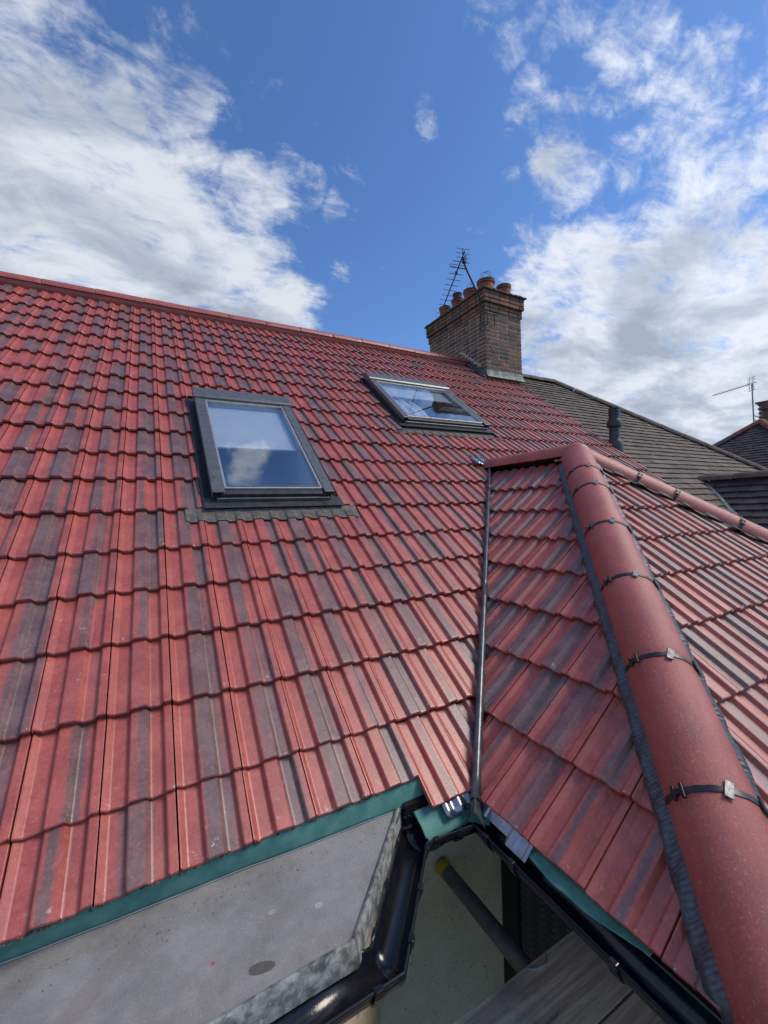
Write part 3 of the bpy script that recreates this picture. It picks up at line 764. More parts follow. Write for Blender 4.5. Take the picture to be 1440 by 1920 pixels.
def fn(i, j):
    t = (j - .5) * 2; return VTOP + VD * (VL - .03 + .055 * i) + vs_side * (.050 + .01 * i) * t + Vector((0, 0, -.040 - .02 * i + .012 * noise.noise((i * 3, j * 5, 0))))
b.grid(fn, 10, 14); b.build('eaves_membrane', 'membrane', wing_roof, smooth=True, ang=80, solid=.002)
# right-hand valley (beyond the wing)
vs_keep = vs_side; VDR = Vector((1, -1, -T)).normalized(); VD, vs_side = VDR, Vector((1, 1, 0)).normalized()
valley_piece(-.06, 3.2, 1, 1)
VD = Vector((-1, -1, -T)).normalized(); vs_side = vs_keep
# bright soaker at the head of the valley, dressed over the tiles
b = MB()
def fn(i, j):
    a = 3.015 + .17 * i + .0 * j; v = MAIN.pos(VTOP)[1] - .03 + .165 * j
    return MAIN.p(a - .035 * j, v, .006 + .009 * math.sin(i * 3.1 * 2 * math.pi / 1.6) - .0195 * (v % .33) * .0)
b.grid(fn, 24, 4); b.build('valley_soaker', 'bright_zinc', wing_roof, smooth=True, ang=80, solid=.003)
# soakers at the foot of the valley
b = MB()
def fn(i, j):
    a = XSTEP + .055 + .165 * i; v = .318 - .078 * j + .02
    return MAIN.p(a, v, -.030 - .002 * j + .005 * math.sin(i * 2 * math.pi * 2.6))
b.grid(fn, 30, 3); b.build('valley_soaker', 'bright_zinc', wing_roof, smooth=True, ang=80, solid=.002)
b = MB()
def fn(i, j):
    y = 1.33 - .27 * i; v = lrows[0] + .02 - (.055 + .025 * (i > .6)) * j
    return LEFT.p(-y, v, -.028 - .004 * j + .003 * (1 if math.sin(i * 2 * math.pi * 3.2) > 0 else -1))
b.grid(fn, 40, 3); b.build('valley_soaker', 'bright_zinc', wing_roof, solid=.002)

# ------------------------------------------------------------------ eaves membrane
ycut = MAIN.p(0, .434).y; zcut = MAIN.p(0, .434).z
yfull = MAIN.p(0, .318).y; zfull = MAIN.p(0, .318).z
BAYZ = -1.222
b = MB()
def fn(i, j):
    x = -4 + (XSTEP + .03 + 4) * i
    y0, z0 = ycut + .022, zcut - .022; y1 = 1.500 - .046 * x + .004 * noise.noise((x * 3, 0, 0)); z1 = BAYZ + .003
    return Vector((x, y0 + (y1 - y0) * (j ** .8) - .003 * math.sin(j * math.pi) * (1 + noise.noise((x * 2.2, 1, 0))), z0 + (z1 - z0) * j + .003 * noise.noise((x * 7, j * 2, 0))))
b.grid(fn, 160, 6); b.build('eaves_membrane', 'membrane', main_roof, smooth=True, ang=80, solid=.002)
b = MB()
def fn(i, j):
    x = XSTEP - .06 + (1.17 - XSTEP + .06) * i; sag = .035 * math.sin(min(1, i * 1.2) * math.pi) ** .7
    y0, z0 = yfull + .05, zfull - .034
    return Vector((x, y0 + (1.335 + .012 * noise.noise((x * 14, 0, 2)) - y0) * j - .002 * math.sin(j * 3.1), z0 + (-1.290 + .022 * (i < .03) - z0) * j + .006 * noise.noise((x * 20, j * 3, 1))))
b.grid(fn, 40, 8); b.build('eaves_membrane', 'membrane', main_roof, smooth=True, ang=80, solid=.002)
b = MB()
ze = ZR - T * 2.0594
def fn(i, j):
    y = 1.36 - .70 * i; x0 = XR - 2.0594 + .05; z0 = ze - .034
    hang = max(0., 1 - ((y - .92) / .24) ** 2) + .25 * max(0., 1 - ((y - 1.3) / .1) ** 2) - .35
    x1 = XR - 2.0594 + .004 - .034 * hang; z1 = ze - .044 - .014 * max(hang, 0)
    return Vector((x0 + (x1 - x0) * j, y, z0 + (z1 - z0) * j + .006 * noise.noise((y * 14, j * 2, 0)) * j))
b.grid(fn, 110, 6); b.build('eaves_membrane', 'membrane', wing_roof, smooth=True, ang=80, solid=.002)

# pale fold along the bottom of the long membrane
b = MB(); b.tube([Vector((x, 1.498 - .046 * x + .004 * noise.noise((x * 3, 0, 0)), BAYZ + .004 + .003 * noise.noise((x * 7, 2, 0)))) for x in [-4 + .04 * k for k in range(123)]], .0016, 5)
b.build('membrane_fold', 'sash', main_roof)
rc = random.Random(5); b = MB()
for k in range(800):
    x = rc.uniform(-1.6, XSTEP - .02); q = rc.random() ** 2.2
    if rc.random() < .62: c = MAIN.p(x, .430 + .010 * q, -.024 - .012 * rc.random()); sz = rc.uniform(.002, .0075)
    else: c = Vector((x, ycut - .02 - .09 * q, BAYZ + .002)); sz = rc.uniform(.001, .0032)
    vs_ = [Vector((rc.uniform(-1, 1), rc.uniform(-1, 1), rc.uniform(-.6, .6))) * sz + c for _ in range(6)]
    b.add(vs_, [(0, 1, 2), (1, 3, 2), (2, 3, 4), (0, 2, 4), (3, 5, 4), (0, 4, 5), (0, 5, 1), (1, 5, 3)])
b.build('mortar_crumbs', plain('crumbs', (.10, .045, .03), (.24, .17, .12), 70, .9, 0, .3, 0), main_roof, kind='stuff')
# ------------------------------------------------------------------ gutters
LIPZ = -1.268; GR = .054
GPATH = [Vector((5.32, .222)), Vector((1.062, .222)), Vector((1.068, 1.290)), Vector((.858, 1.312)), Vector((.553, .978)), Vector((-1.75, .962))]
# bed line offset to the left of travel direction? computed as towards the house
def offset_path(path, d):
    out = []
    for i, p in enumerate(path):
        n = []
        if i > 0: t = (path[i] - path[i - 1]).normalized(); n.append(Vector((t.y, -t.x)))
        if i < len(path) - 1: t = (path[i + 1] - path[i]).normalized(); n.append(Vector((t.y, -t.x)))
        if len(n) == 1: out.append(p + n[0] * d)
        else:
            m_ = (n[0] + n[1]).normalized(); out.append(p + m_ * (d / max(.3, m_.dot(n[0]))))
    return out
lipO = GPATH
def gprof(t): # t 0 outer lip .. 1 inner lip
    return t
NSEC = 14
OFFS = [offset_path(GPATH, GR - GR * math.cos(math.pi * k / NSEC)) for k in range(NSEC + 1)]
def gutter(i0, i1, name='gutter'):
    b = MB(); dep = [GR * 1.05 * math.sin(math.pi * k / NSEC) for k in range(NSEC + 1)]
    n = 10
    def fn(i, j):
        k = int(round(j * NSEC)); A, B = OFFS[k][i0], OFFS[k][i1]; p = A + (B - A) * i
        return Vector((p.x, p.y, LIPZ - dep[k]))
    b.grid(fn, n, NSEC)
    o = b.build(name, 'gutter', house, smooth=True, ang=60, solid=.004)
    # rolled outer lip
    L = MB(); A, B = GPATH[i0], GPATH[i1]
    L.tube([Vector((A.x, A.y, LIPZ + .001)), Vector((B.x, B.y, LIPZ + .001))], .0050, 8); L.build('gutter_lip', 'gutter', o, smooth=True)
    return o
def clip_at(g_, P, t):
    """gutter bracket with a clip on the lip"""
    t = Vector((t.x, t.y, 0)).normalized(); n = Vector((t.y, -t.x, 0)); c = P + n * GR
    b = MB()
    for k in range(14):
        a0, a1 = math.pi * k / 14, math.pi * (k + 1) / 14
        q = []
        for a in (a0, a1):
            for rr in (GR + .004, GR + .009):
                for s in (-.014, .014): q.append(c + n * (-math.cos(a) * rr) + Vector((0, 0, -math.sin(a) * rr * 1.05)) + t * s)
        b.add(q, [(0, 1, 3, 2), (4, 6, 7, 5), (2, 3, 7, 6), (0, 4, 5, 1), (0, 2, 6, 4), (1, 5, 7, 3)])
    fm = Matrix((t, n, Vector((0, 0, 1)))).transposed().to_4x4(); fm.translation = P
    b.bbox((-.013, -.012, -.012), (.013, .006, .010), .003, fm)
    b.build('gutter_bracket', 'gutter', g_)
g0 = gutter(0, 1); g1 = gutter(1, 2); g2 = gutter(2, 3); g3 = gutter(3, 4); g4 = gutter(4, 5)
def P3(p, z=LIPZ): return Vector((p.x, p.y, z))
for (gg, i0, i1, ts) in ((g0, 0, 1, (.1, .4, .7, .95)), (g1, 1, 2, (.457, .81, .935)), (g2, 2, 3, (.30, .82)), (g3, 3, 4, (.05, .42, .80)), (g4, 4, 5, (.035, .4))):
    for t in ts: clip_at(gg, P3(GPATH[i0].lerp(GPATH[i1], t)), GPATH[i1] - GPATH[i0])
# corner unions (thicker sleeves)
for idx, gg in ((1, g1), (2, g1), (3, g2), (4, g3)):
    for (a, bq) in ((idx - 1, idx), (idx + 1, idx)):
        b = MB(); A = [OFFS[k][bq] for k in range(NSEC + 1)]; Bp = [OFFS[k][a] for k in range(NSEC + 1)]
        def fn(i, j):
            k = int(round(j * NSEC)); dd = (Bp[k] - A[k]).normalized(); p = A[k] + dd * .075 * i
            n_c = (OFFS[7][bq] - p); return Vector((p.x - n_c.x * .05, p.y - n_c.y * .05, LIPZ - GR * 1.12 * math.sin(math.pi * k / NSEC)))
        b.grid(fn, 2, NSEC); b.build('gutter_union', 'gutter', gg, smooth=True, ang=60, solid=.004)
# grime seams inside the gutter joints
# ------------------------------------------------------------------ bay flat roof
roofpoly = [(-2.35, 1.52), (-2.35, 1.40), (-2.02, 1.065), (.452, 1.082), (.822, 1.463), (.79, 1.56), (-2.35, 1.56)]
edge = [Vector((-2.35, 1.40)), Vector((-2.02, 1.066)), Vector((.452, 1.078)), Vector((.835, 1.475))]
b = MB(); b.prism([(-2.35, 1.60), (-2.35, 1.40), (-2.02, 1.066), (.452, 1.078), (.835, 1.475), (.835, 1.60)], BAYZ - .05, BAYZ)
bay = b.build('bay_roof', 'felt', house)
# raised drip edge: rounded upstand then a vertical zinc face
inn = offset_path(edge, -.013); out_ = offset_path(edge, .006); low = offset_path(edge, .012)
for i in range(3):
    b = MB(); A0, A1 = inn[i], inn[i + 1]; B0, B1 = edge[i], edge[i + 1]; C0, C1 = out_[i], out_[i + 1]; D0, D1 = low[i], low[i + 1]
    n = 30
    def fn(t, j):
        j = int(round(j * 5)); P = [(A0.lerp(A1, t), BAYZ + .002), (A0.lerp(A1, t).lerp(B0.lerp(B1, t), .5), BAYZ + .010), (B0.lerp(B1, t), BAYZ + .011), (C0.lerp(C1, t), BAYZ + .004), (D0.lerp(D1, t), BAYZ - .060), (B0.lerp(B1, t), BAYZ - .068)][j]
        nz = .0018 * noise.noise((P[0].x * 22, P[0].y * 22, j))
        return Vector((P[0].x + nz, P[0].y + nz, P[1] + nz))
    b.grid(fn, n, 5); b.build('drip_edge', 'zinc', bay, smooth=True, ang=50, solid=.0015)
b = MB(); b.prism([(.775, 1.395), (.822, 1.443), (.835, 1.47), (.80, 1.47)], BAYZ + .003, BAYZ + .005); b.build('edge_repair_patch', 'bright_zinc', bay)

# ------------------------------------------------------------------ walls
WY, WX = 1.70, 1.615
b = MB(); b.box((-4, WY, GROUND), (WX, WY + .25, -1.34)); wall = b.build('front_wall', 'render', house)
b = MB(); b.box((WX, .72, GROUND), (WX + .25, WY, -1.34)); b.build('wing_side_wall', 'render', house)
b = MB(); b.box((WX + .25, .72, GROUND), (4.75, .95, -1.34)); b.build('wing_front_wall', 'render', house)
b = MB(); b.box((4.5, .95, GROUND), (4.75, WY, -1.34)); b.build('wing_side_wall', 'render', house)
b = MB(); b.box((4.75, WY, GROUND), (VERGE - .05, WY + .25, -1.34)); b.build('front_wall', 'render', house)
b = MB(); b.box((-4, WY + .25, GROUND), (-3.75, 11.2, -1.4)); b.build('gable_wall', 'wall_brick', house)
b = MB(); b.box((-3.75, 11.0, GROUND), (VERGE - .05, 11.2, -1.4)); b.build('rear_wall', 'wall_brick', house)
b = MB(); b.add([(-3.98, WY, -1.4), (-3.98, 11.2, -1.4), (-3.98, YRG, ZRG - .12)], [(0, 1, 2)]); b.build('gable_wall', 'wall_brick', house, solid=.1)
b = MB(); b.box((-4, 1.50, -1.33), (WX, WY, -1.318)); b.box((1.22, .34, -1.33), (WX, 1.50, -1.318)); b.box((WX, .34, -1.33), (5.2, .72, -1.318)); b.build('soffit', 'black', house)
b = MB(); b.box((.84, 1.435, -1.34), (1.20, 1.46, -1.20)); b.box((1.19, .34, -1.345), (1.215, 1.435, -1.215)); b.box((1.215, .34, -1.345), (5.2, .365, -1.215)); b.build('fascia', 'black', house)
b = MB(); bp = [(-2.2, 1.69), (-2.2, 1.40), (-1.95, 1.14), (.40, 1.15), (.72, 1.48), (.72, 1.69)]; b.prism(bp, GROUND, BAYZ - .052); b.build('bay_wall', 'render', house)
# wing side window: black frame and moulded dark glass, hard against the corner
b = MB()
b.box((WX - .03, 1.585, -3.0), (WX - .001, 1.697, -1.40)); b.box((WX - .03, 1.10, -1.46), (WX - .001, 1.585, -1.40)); b.box((WX - .03, 1.06, -3.0), (WX - .001, 1.10, -1.40)); b.box((WX - .03, 1.10, -3.0), (WX - .001, 1.585, -2.94))
wf = b.build('side_window', 'black', house)
b = MB()
def fn(i, j):
    y = 1.585 - .485 * i; z = -2.94 + 1.48 * j
    u = i * 3.0; ph = abs((u % 1.0) - .5) * 2; rib = math.sin((z * 1.0 + .035 * math.sin(ph * math.pi)) * 2 * math.pi / .034)
    edge_ = 1 if .04 < (u % 1.0) < .96 else 0
    return Vector((WX - .012 - .0065 * (.5 + .5 * rib) * edge_, y, z))
b.grid(fn, 60, 300); b.build('pane', 'ribbed', wf, smooth=True, ang=80)

# ------------------------------------------------------------------ roof windows
def fbox(b, a0, a1, v0, v1, n0, n1, bev=.004): b.bbox((0, 0, 0), (a1 - a0, v1 - v0, n1 - n0), bev, MAIN.mat(a0, v0, n0))
def roof_window(w, blind_v, idx):
    a0, a1, v0, v1 = w['a0'], w['a1'], w['v0'], w['v1']; H = .075
    b = MB()   # outer curb
    fbox(b, a0 + .012, a0 + .05, v0 + .03, v1, -.09, H - .012); fbox(b, a1 - .05, a1 - .012, v0 + .03, v1, -.09, H - .012)
    fbox(b, a0 + .012, a1 - .012, v0 + .02, v0 + .055, -.09, H - .035); fbox(b, a0 + .012, a1 - .012, v1 - .05, v1 - .01, -.09, H)
    rw = b.build('roof_window', 'frame_dark', main_roof)
    vs_split = v0 + (v1 - v0) * .72
    for (x0, x1) in ((a0, a0 + .078), (a1 - .078, a1)):
        for (p, q) in ((v0 + .01, vs_split), (vs_split + .0015, v1 - .1)):
            b = MB(); fbox(b, x0, x1, p, q, H - .012, H + .002, .004)
            outer = x0 if x0 == a0 else x1 - .006
            fbox(b, outer, outer + .006, p, q, H - .045, H - .010, .0015)
            c = b.build('side_cover', 'frame', rw)
        s = MB()
        for vv in (v0 + .18, vs_split - .06, vs_split + .07):
            xx = (x0 + x1) / 2 - .01; s.tube([MAIN.p(xx, vv, H + .001), MAIN.p(xx, vv, H + .006)], .0055, 10)
        s.build('cover_screw', 'steel', rw)
    b = MB(); prof = [(v1 - .185, H - .02), (v1 - .185, H + .012), (v1 - .165, H + .022), (v1 - .05, H + .026), (v1 - .02, H + .022), (v1, H + .004), (v1, H - .07)]
    def fn(i, j): p = prof[int(round(j * 6))]; return MAIN.p(a0 - .006 + (a1 - a0 + .012) * i, p[0], p[1])
    b.grid(fn, 1, 6)
    for aa in (a0 - .006, a1 + .006): b.add([MAIN.p(aa, *p) for p in prof], [tuple(range(7))])
    b.build('hood', 'frame', rw, solid=.002)
    # sash
    s0, s1, t0, t1 = a0 + .078, a1 - .078, v0 + .075, v1 - .185
    b = MB()
    fbox(b, s0 + .002, s0 + .018, t0, t1, .02, H - .004, .002); fbox(b, s1 - .018, s1 - .002, t0, t1, .02, H - .004, .002)
    fbox(b, s0 + .002, s1 - .002, t0 - .012, t0 + .006, .02, H - .008, .002); fbox(b, s0 + .018, s1 - .018, t1 - .035, t1, .02, H - .006, .002)
    sash = b.build('sash', 'sash', rw)
    b = MB(); fbox(b, s0 - .02, s1 + .02, v0 + .012, t0 - .014, .0, H - .018, .005); b.build('bottom_rail', 'frame_dark', rw)
    b = MB(); fbox(b, a0 + .03, a1 - .03, v0 - .006, v0 + .010, -.02, H - .045, .004); b.build('bottom_cover', 'frame', rw)
    b = MB(); b.add([MAIN.p(s0 + .016, t0 + .004, H - .020), MAIN.p(s1 - .016, t0 + .004, H - .020), MAIN.p(s1 - .016, t1 - .03, H - .020), MAIN.p(s0 + .016, t1 - .03, H - .020)], [(0, 1, 2, 3)])
    b.build('pane', 'glass', rw)
    b = MB(); b.tube([MAIN.p(s0 + .03, t0 + .016, H - .012), MAIN.p(s1 - .03, t0 + .016, H - .012)], .004, 6); b.build('glazing_bead', 'frame_dark', rw)
    # reveal and room behind
    b = MB(); fm = MAIN.mat(s0 + .018, t0 + .006, -.42); wa, wv = s1 - s0 - .036, t1 - t0 - .04
    def quad(*p): b.add([fm @ Vector(x) for x in p], [(0, 1, 2, 3)])
    quad((0, 0, 0), (wa, 0, 0), (wa, wv, 0), (0, wv, 0))
    quad((0, 0, 0), (0, wv, 0), (0, wv, .44), (0, 0, .44)); quad((wa, 0, 0), (wa, wv, 0), (wa, wv, .44), (wa, 0, .44))
    quad((0, wv, 0), (wa, wv, 0), (wa, wv, .44), (0, wv, .44)); quad((0, 0, 0), (wa, 0, 0), (wa, 0, .44), (0, 0, .44))
    b.build('reveal', 'room', rw)
    b = MB(); fbox(b, s0 + .03, s1 - .03, blind_v, t1 - .03, .008, .012, .001); fbox(b, s0 + .03, s1 - .03, blind_v - .012, blind_v + .006, .004, .018, .002)
    b.build('blind', 'blind', rw)
    if idx:
        b = MB()
        def fn(i, j): return MAIN.p(s0 + .04 + (.40 + .07 * math.sin(j * 4)) * i, t0 + .02 + (t1 - t0 - .08) * j, -.05 + .02 * math.sin(i * 22) )
        b.grid(fn, 50, 20); b.build('curtain', 'cloth', rw, smooth=True, ang=80)
    # flashing: side trays and pleated apron
    hx0, hx1, hv0 = (a0 - .052, a1 + .066, v0 - .052)
    b = MB()
    for (x0, x1) in ((hx0 - .02, a0 + .02), (a1 - .02, hx1 + .02)):
        b.add([MAIN.p(x0, hv0, -.012), MAIN.p(x1, hv0, -.030), MAIN.p(x1, v1 + .05, -.045), MAIN.p(x0, v1 + .05, -.04)], [(0, 1, 2, 3)])
        xm = hx0 + .004 if x0 < a0 - .03 else hx1 - .004
        b.tube([MAIN.p(xm, hv0, -.006), MAIN.p(xm, v1, -.012)], .005, 6)
    b.add([MAIN.p(hx0, hv0 - .02, .006), MAIN.p(hx1, hv0 - .02, .006), MAIN.p(hx1, v0 + .04, .001), MAIN.p(hx0, v0 + .04, .001)], [(0, 1, 2, 3)])
    b.build('side_tray', 'frame_dark', rw, solid=.002)
    b = MB(); ax0, ax1 = a0 - .165, a1 + .165
    def fn(i, j):
        a = ax0 + (ax1 - ax0) * i; u = (a - X0) / W
        vb = v0 - .170 + .010 * noise.noise((a * 7, 2, 0)) - .006 * (prof_h(u) < .004)
        v = hv0 + .0 + (vb - hv0) * j
        h = (prof_h(u) - .0205) * .55 * min(1, j * 1.2); vloc = v - (1.9451 if idx == 0 else 3.2978)
        base = -.029 * vloc / .33 if j > .25 else -.029 * vloc / .33 + .012 * (1 - j / .25)
        return MAIN.p(a, v, base + h + .006 + .0012 * math.sin(a * 2 * math.pi / .010))
    b.grid(fn, 400, 8); b.build('apron', 'pleat', rw, smooth=True, ang=60, solid=.0015)
    return rw
roof_window(WIN[0], 3.03, 0)['label'] = 'nearer roof window, taller than wide, blind a third down'
roof_window(WIN[1], 4.50, 1)['label'] = 'farther roof window near the chimney with a white curtain inside'

# ------------------------------------------------------------------ chimney
def brick_mesh(L, Hh, Dp, seed):
    rnd = random.Random(seed); b = MB(); b.bbox((-L / 2, -Dp / 2, -Hh / 2), (L / 2, Dp / 2, Hh / 2), .004)
    me = bpy.data.meshes.new('brick'); me.from_pydata([v + Vector((rnd.uniform(-1, 1), rnd.uniform(-1, 1), rnd.uniform(-1, 1))) * .0012 for v in b.v], [], b.f); me.materials.append(M['brick'])
    me.attributes.new('tr', 'FLOAT', 'POINT').data.foreach_set('value', [rnd.random()] * len(me.vertices)); return me
_bc = {}
def bmesh_for(L):
    k = round(L, 3)
    if k not in _bc: _bc[k] = [brick_mesh(L - .0155, .0612, .1, int(L * 1000) * 17 + i) for i in range(14)]
    return random.choice(_bc[k])
b = MB(); b.box((CH['x0'] + .009, CH['y0'] + .009, 1.2), (CH['x1'] - .009, CH['y1'] - .009, 3.98))
chim = b.build('chimney', 'mortar', house)
bricks = []   # (priority, mesh, matrix)
def course(z, i, out=0.0, vis=True):
    x0, x1, y0, y1 = CH['x0'] - out, CH['x1'] + out, CH['y0'] - out, CH['y1'] + out
    def run(p, q, fixed, axis, nrm, prio):
        L = q - p; n = max(1, round(L / .2275)); w_ = L / n
        cells = [w_] * n
        if i % 2: cells = [w_ / 2] + [w_] * (n - 1) + [w_ / 2]
        if random.random() < .3 and len(cells) > 4:
            k = random.randrange(1, len(cells) - 1); c_ = cells.pop(k); cells[k:k] = [c_ / 2, c_ / 2]
        t = p
        for c_ in cells:
            m_ = bmesh_for(c_ + (.008 if (t == p or t + c_ > q - .01) else 0)); cen = t + c_ / 2 + (-.004 if t == p else .004 if t + c_ > q - .01 else 0); t += c_
            pr = random.uniform(-.0025, .0015)
            if axis == 'x': wm = Matrix.Translation((cen, fixed + nrm * (-.05 + pr), z)) @ Matrix.Rotation(0 if nrm < 0 else math.pi, 4, 'Z')
            else: wm = Matrix.Translation((fixed + nrm * (-.05 + pr), cen, z)) @ Matrix.Rotation(math.pi / 2, 4, 'Z')
            cx, cy = wm.translation.x, wm.translation.y
            if z < MAIN.O.z + (cy - MAIN.O.y) * T - .12 and cy < YRG: continue
            if z < ZRG - (cy - YRG) * T - .12 and cy >= YRG: continue
            bricks.append((prio, m_, wm))
    e = i % 2
    run(x0 if e else x0 + .112, x1 if e else x1 - .112, y0, 'x', -1, 0)
    run(y0 + .112 if e else y0, y1 - .112 if e else y1, x0, 'y', -1, 1)
    run(x0 if e else x0 + .112, x1 if e else x1 - .112, y1, 'x', 1, 3)
    run(y0 + .112 if e else y0, y1 - .112 if e else y1, x1, 'y', 1, 3)
z = 3.6 - .0375; i = 0; zs = []
while z > 1.9: zs.append(z); z -= .0755
for k, z in enumerate(zs): course(z, k)
for k, (z, o_) in enumerate(((3.645, .022), (3.722, .022), (3.80, .052), (3.877, .052), (3.948, .052))): course(z, k + 1, o_)
random.seed(99)
bricks.sort(key=lambda t: (t[0], -t[2].translation.z))
vis = [t for t in bricks if t[0] < 3]; hid = [t for t in bricks if t[0] == 3]
for p, me, wm in vis[:300]: link(bpy.data.objects.new('brick', me), chim, wm)
rest = [(me, wm) for p, me, wm in vis[300:] + hid]
join_arrays(rest, 'brick', M['brick'], ('tr',), chim)
b = MB(); o_ = .085; x0, x1, y0, y1 = CH['x0'] - o_, CH['x1'] + o_, CH['y0'] - o_, CH['y1'] + o_
NB = 40
def ringpts(ins, z, wob):
    pts = []
    for (A, B) in (((x0 + ins, y0 + ins), (x1 - ins, y0 + ins)), ((x1 - ins, y0 + ins), (x1 - ins, y1 - ins)), ((x1 - ins, y1 - ins), (x0 + ins, y1 - ins)), ((x0 + ins, y1 - ins), (x0 + ins, y0 + ins))):
        for k in range(NB):
            t = k / NB; x = A[0] + (B[0] - A[0]) * t; y = A[1] + (B[1] - A[1]) * t
            pts.append(Vector((x + wob * noise.noise((x * 9, y * 9, 1)), y + wob * noise.noise((x * 9, y * 9, 5)), z + wob * noise.noise((x * 12, y * 12, z)))))
    return pts
rings = [ringpts(.03, 3.984, .0), ringpts(.0, 3.988, .012), ringpts(.002, 4.012, .014), ringpts(.12, 4.05, .016), ringpts(.30, 4.08, .012)]
V = sum(rings, []); n4 = NB * 4
F = [(r * n4 + k, r * n4 + (k + 1) % n4, (r + 1) * n4 + (k + 1) % n4, (r + 1) * n4 + k) for r in range(len(rings) - 1) for k in range(n4)] + [tuple(range(4 * n4, 5 * n4)), tuple(range(n4))[::-1]]
b.add(V, F); b.build('flaunching', plain('dark_mortar', (.07, .062, .055), (.14, .125, .11), 14, .9, 0, .3, .7, 90, .004), chim)
def pot(x, y, r, top, extra=0, mat='terracotta'):
    b = MB(); z0 = 4.03
    b.lathe((x, y, 0), [(r * 1.12, z0), (r * 1.08, z0 + .08), (r, top - .10), (r * .99, top - .065), (r * 1.12, top - .055), (r * 1.14, top - .03), (r * 1.12, top - .004), (r * 1.06, top), (r * .84, top), (r * .82, top - .15)], 28)
    p = b.build('chimney_pot', mat, chim, smooth=True, ang=35)
    b = MB(); b.lathe((x, y, 0), [(r * 1.13, top - .034), (r * 1.15, top - .028), (r * 1.135, top + .002), (r * .83, top + .003), (r * .81, top - .10), (.001, top - .12)], 28); b.build('pot_rim', 'soot', p, smooth=True, ang=35)
    if extra:
        b = MB(); b.lathe((x, y, 0), [(r * .78, top - .02), (r * .78, top + extra), (r * .86, top + extra + .004), (r * .86, top + extra + .022), (r * .66, top + extra + .022), (r * .64, top)], 24); b.build('pot_insert', 'soot', p, smooth=True, ang=35)
    return p
px_ = 5.62
P1 = pot(px_, 5.98, .150, 4.29); pot(6.08, 5.98, .125, 4.30, mat='terracotta'); pot(px_, 6.42, .130, 4.32); pot(px_, 6.83, .115, 4.32, .11); pot(px_, 7.25, .115, 4.345)
pot(6.08, 6.55, .125, 4.36); pot(6.08, 7.1, .12, 4.34)
b = MB()
for ax in (0, 1):
    b.tube([Vector((px_, 5.98, 4.28)) + Vector((math.cos(t) * .15 * (1 - ax), math.cos(t) * .15 * ax, math.sin(t) * .19)) for t in [math.pi * k / 16 for k in range(17)]], .0045, 6)
b.build('wire_guard', 'wire', P1)
b = MB()
b.tube([Vector((px_, 6.42, 4.31)) + Vector((math.cos(t) * .12, math.cos(t) * .05, math.sin(t) * .17)) for t in [math.pi * k / 16 for k in range(17)]], .004, 6)
b.tube([Vector((px_ + .02, 6.42, 4.31)) + Vector((math.cos(t) * .05, math.cos(t) * .12, math.sin(t) * .17)) for t in [math.pi * k / 16 for k in range(17)]], .004, 6)
b.build('wire_guard', 'wire', P1)
# lead and mortar at the base
sy = CH['y0'] - .004
def rz_(y): return MAIN.O.z + (y - MAIN.O.y) * T
b = MB()
def fn(i, j):
    x = CH['x0'] - .012 + (CH['x1'] - CH['x0'] + .024) * i
    return Vector((x, sy - .010 - .012 * noise.noise((x * 8, j * 3, 0)) - .05 * (1 - j) ** 3, rz_(sy) + .005 + .145 * j + .01 * noise.noise((x * 6, 4, 0)) * (j > .9)))
b.grid(fn, 40, 8); b.build('base_fillet', plain('pale_cement', (.20, .23, .20), (.42, .42, .38), 11, .9, 0, .3, .7, 60, .006, (.14, .16, .13)), chim, smooth=True, ang=60)
b = MB()
def fn(i, j):
    y = sy - .02 + (YRG - sy) * i; x = [CH['x0'] - .11, CH['x0'] - .085, CH['x0'] - .02, CH['x0'] - .012][j3(j)]; dz = [.012, .028, .022, .135][j3(j)]
    st = (math.floor(y / .11) * .11 - y) * T if j3(j) == 3 else 0
    return Vector((x, y, rz_(y) + dz + st * .5))
def j3(j): return int(round(j * 3))
b.grid(fn, 60, 3); b.build('step_flashing', 'lead', chim, smooth=True, ang=40, solid=.003)
b = MB()
for k in range(34):
    y = sy + .15 + k * .017; x = CH['x0'] - .02 + .01 * math.sin(k * 2.1)
    b.bbox((-.022, -.012, -.018), (.022, .014, .02 + .012 * math.sin(k)), .006, Matrix.Translation((x, y, rz_(y) + .12 + .022 * math.sin(k * 1.3))) @ Matrix.Rotation(k, 4, 'X'))
b.build('base_mortar', 'mortar', chim)
b = MB(); b.box((VERGE - .02, 1.6, 0), (VERGE + .0, 1.7, .01)); 
# verge: mortar and undercloak down the party line
b = MB()
def fn(i, j):
    v = .32 + 6.0 * i; q = [(VERGE - .004, -.022), (VERGE + .010, -.026), (VERGE + .016, -.07)][int(round(j * 2))]
    return MAIN.p(q[0] + .003 * noise.noise((v * 20, j, 0)), v, q[1])
b.grid(fn, 160, 2); b.build('verge_mortar', 'cap', main_roof, solid=.003)

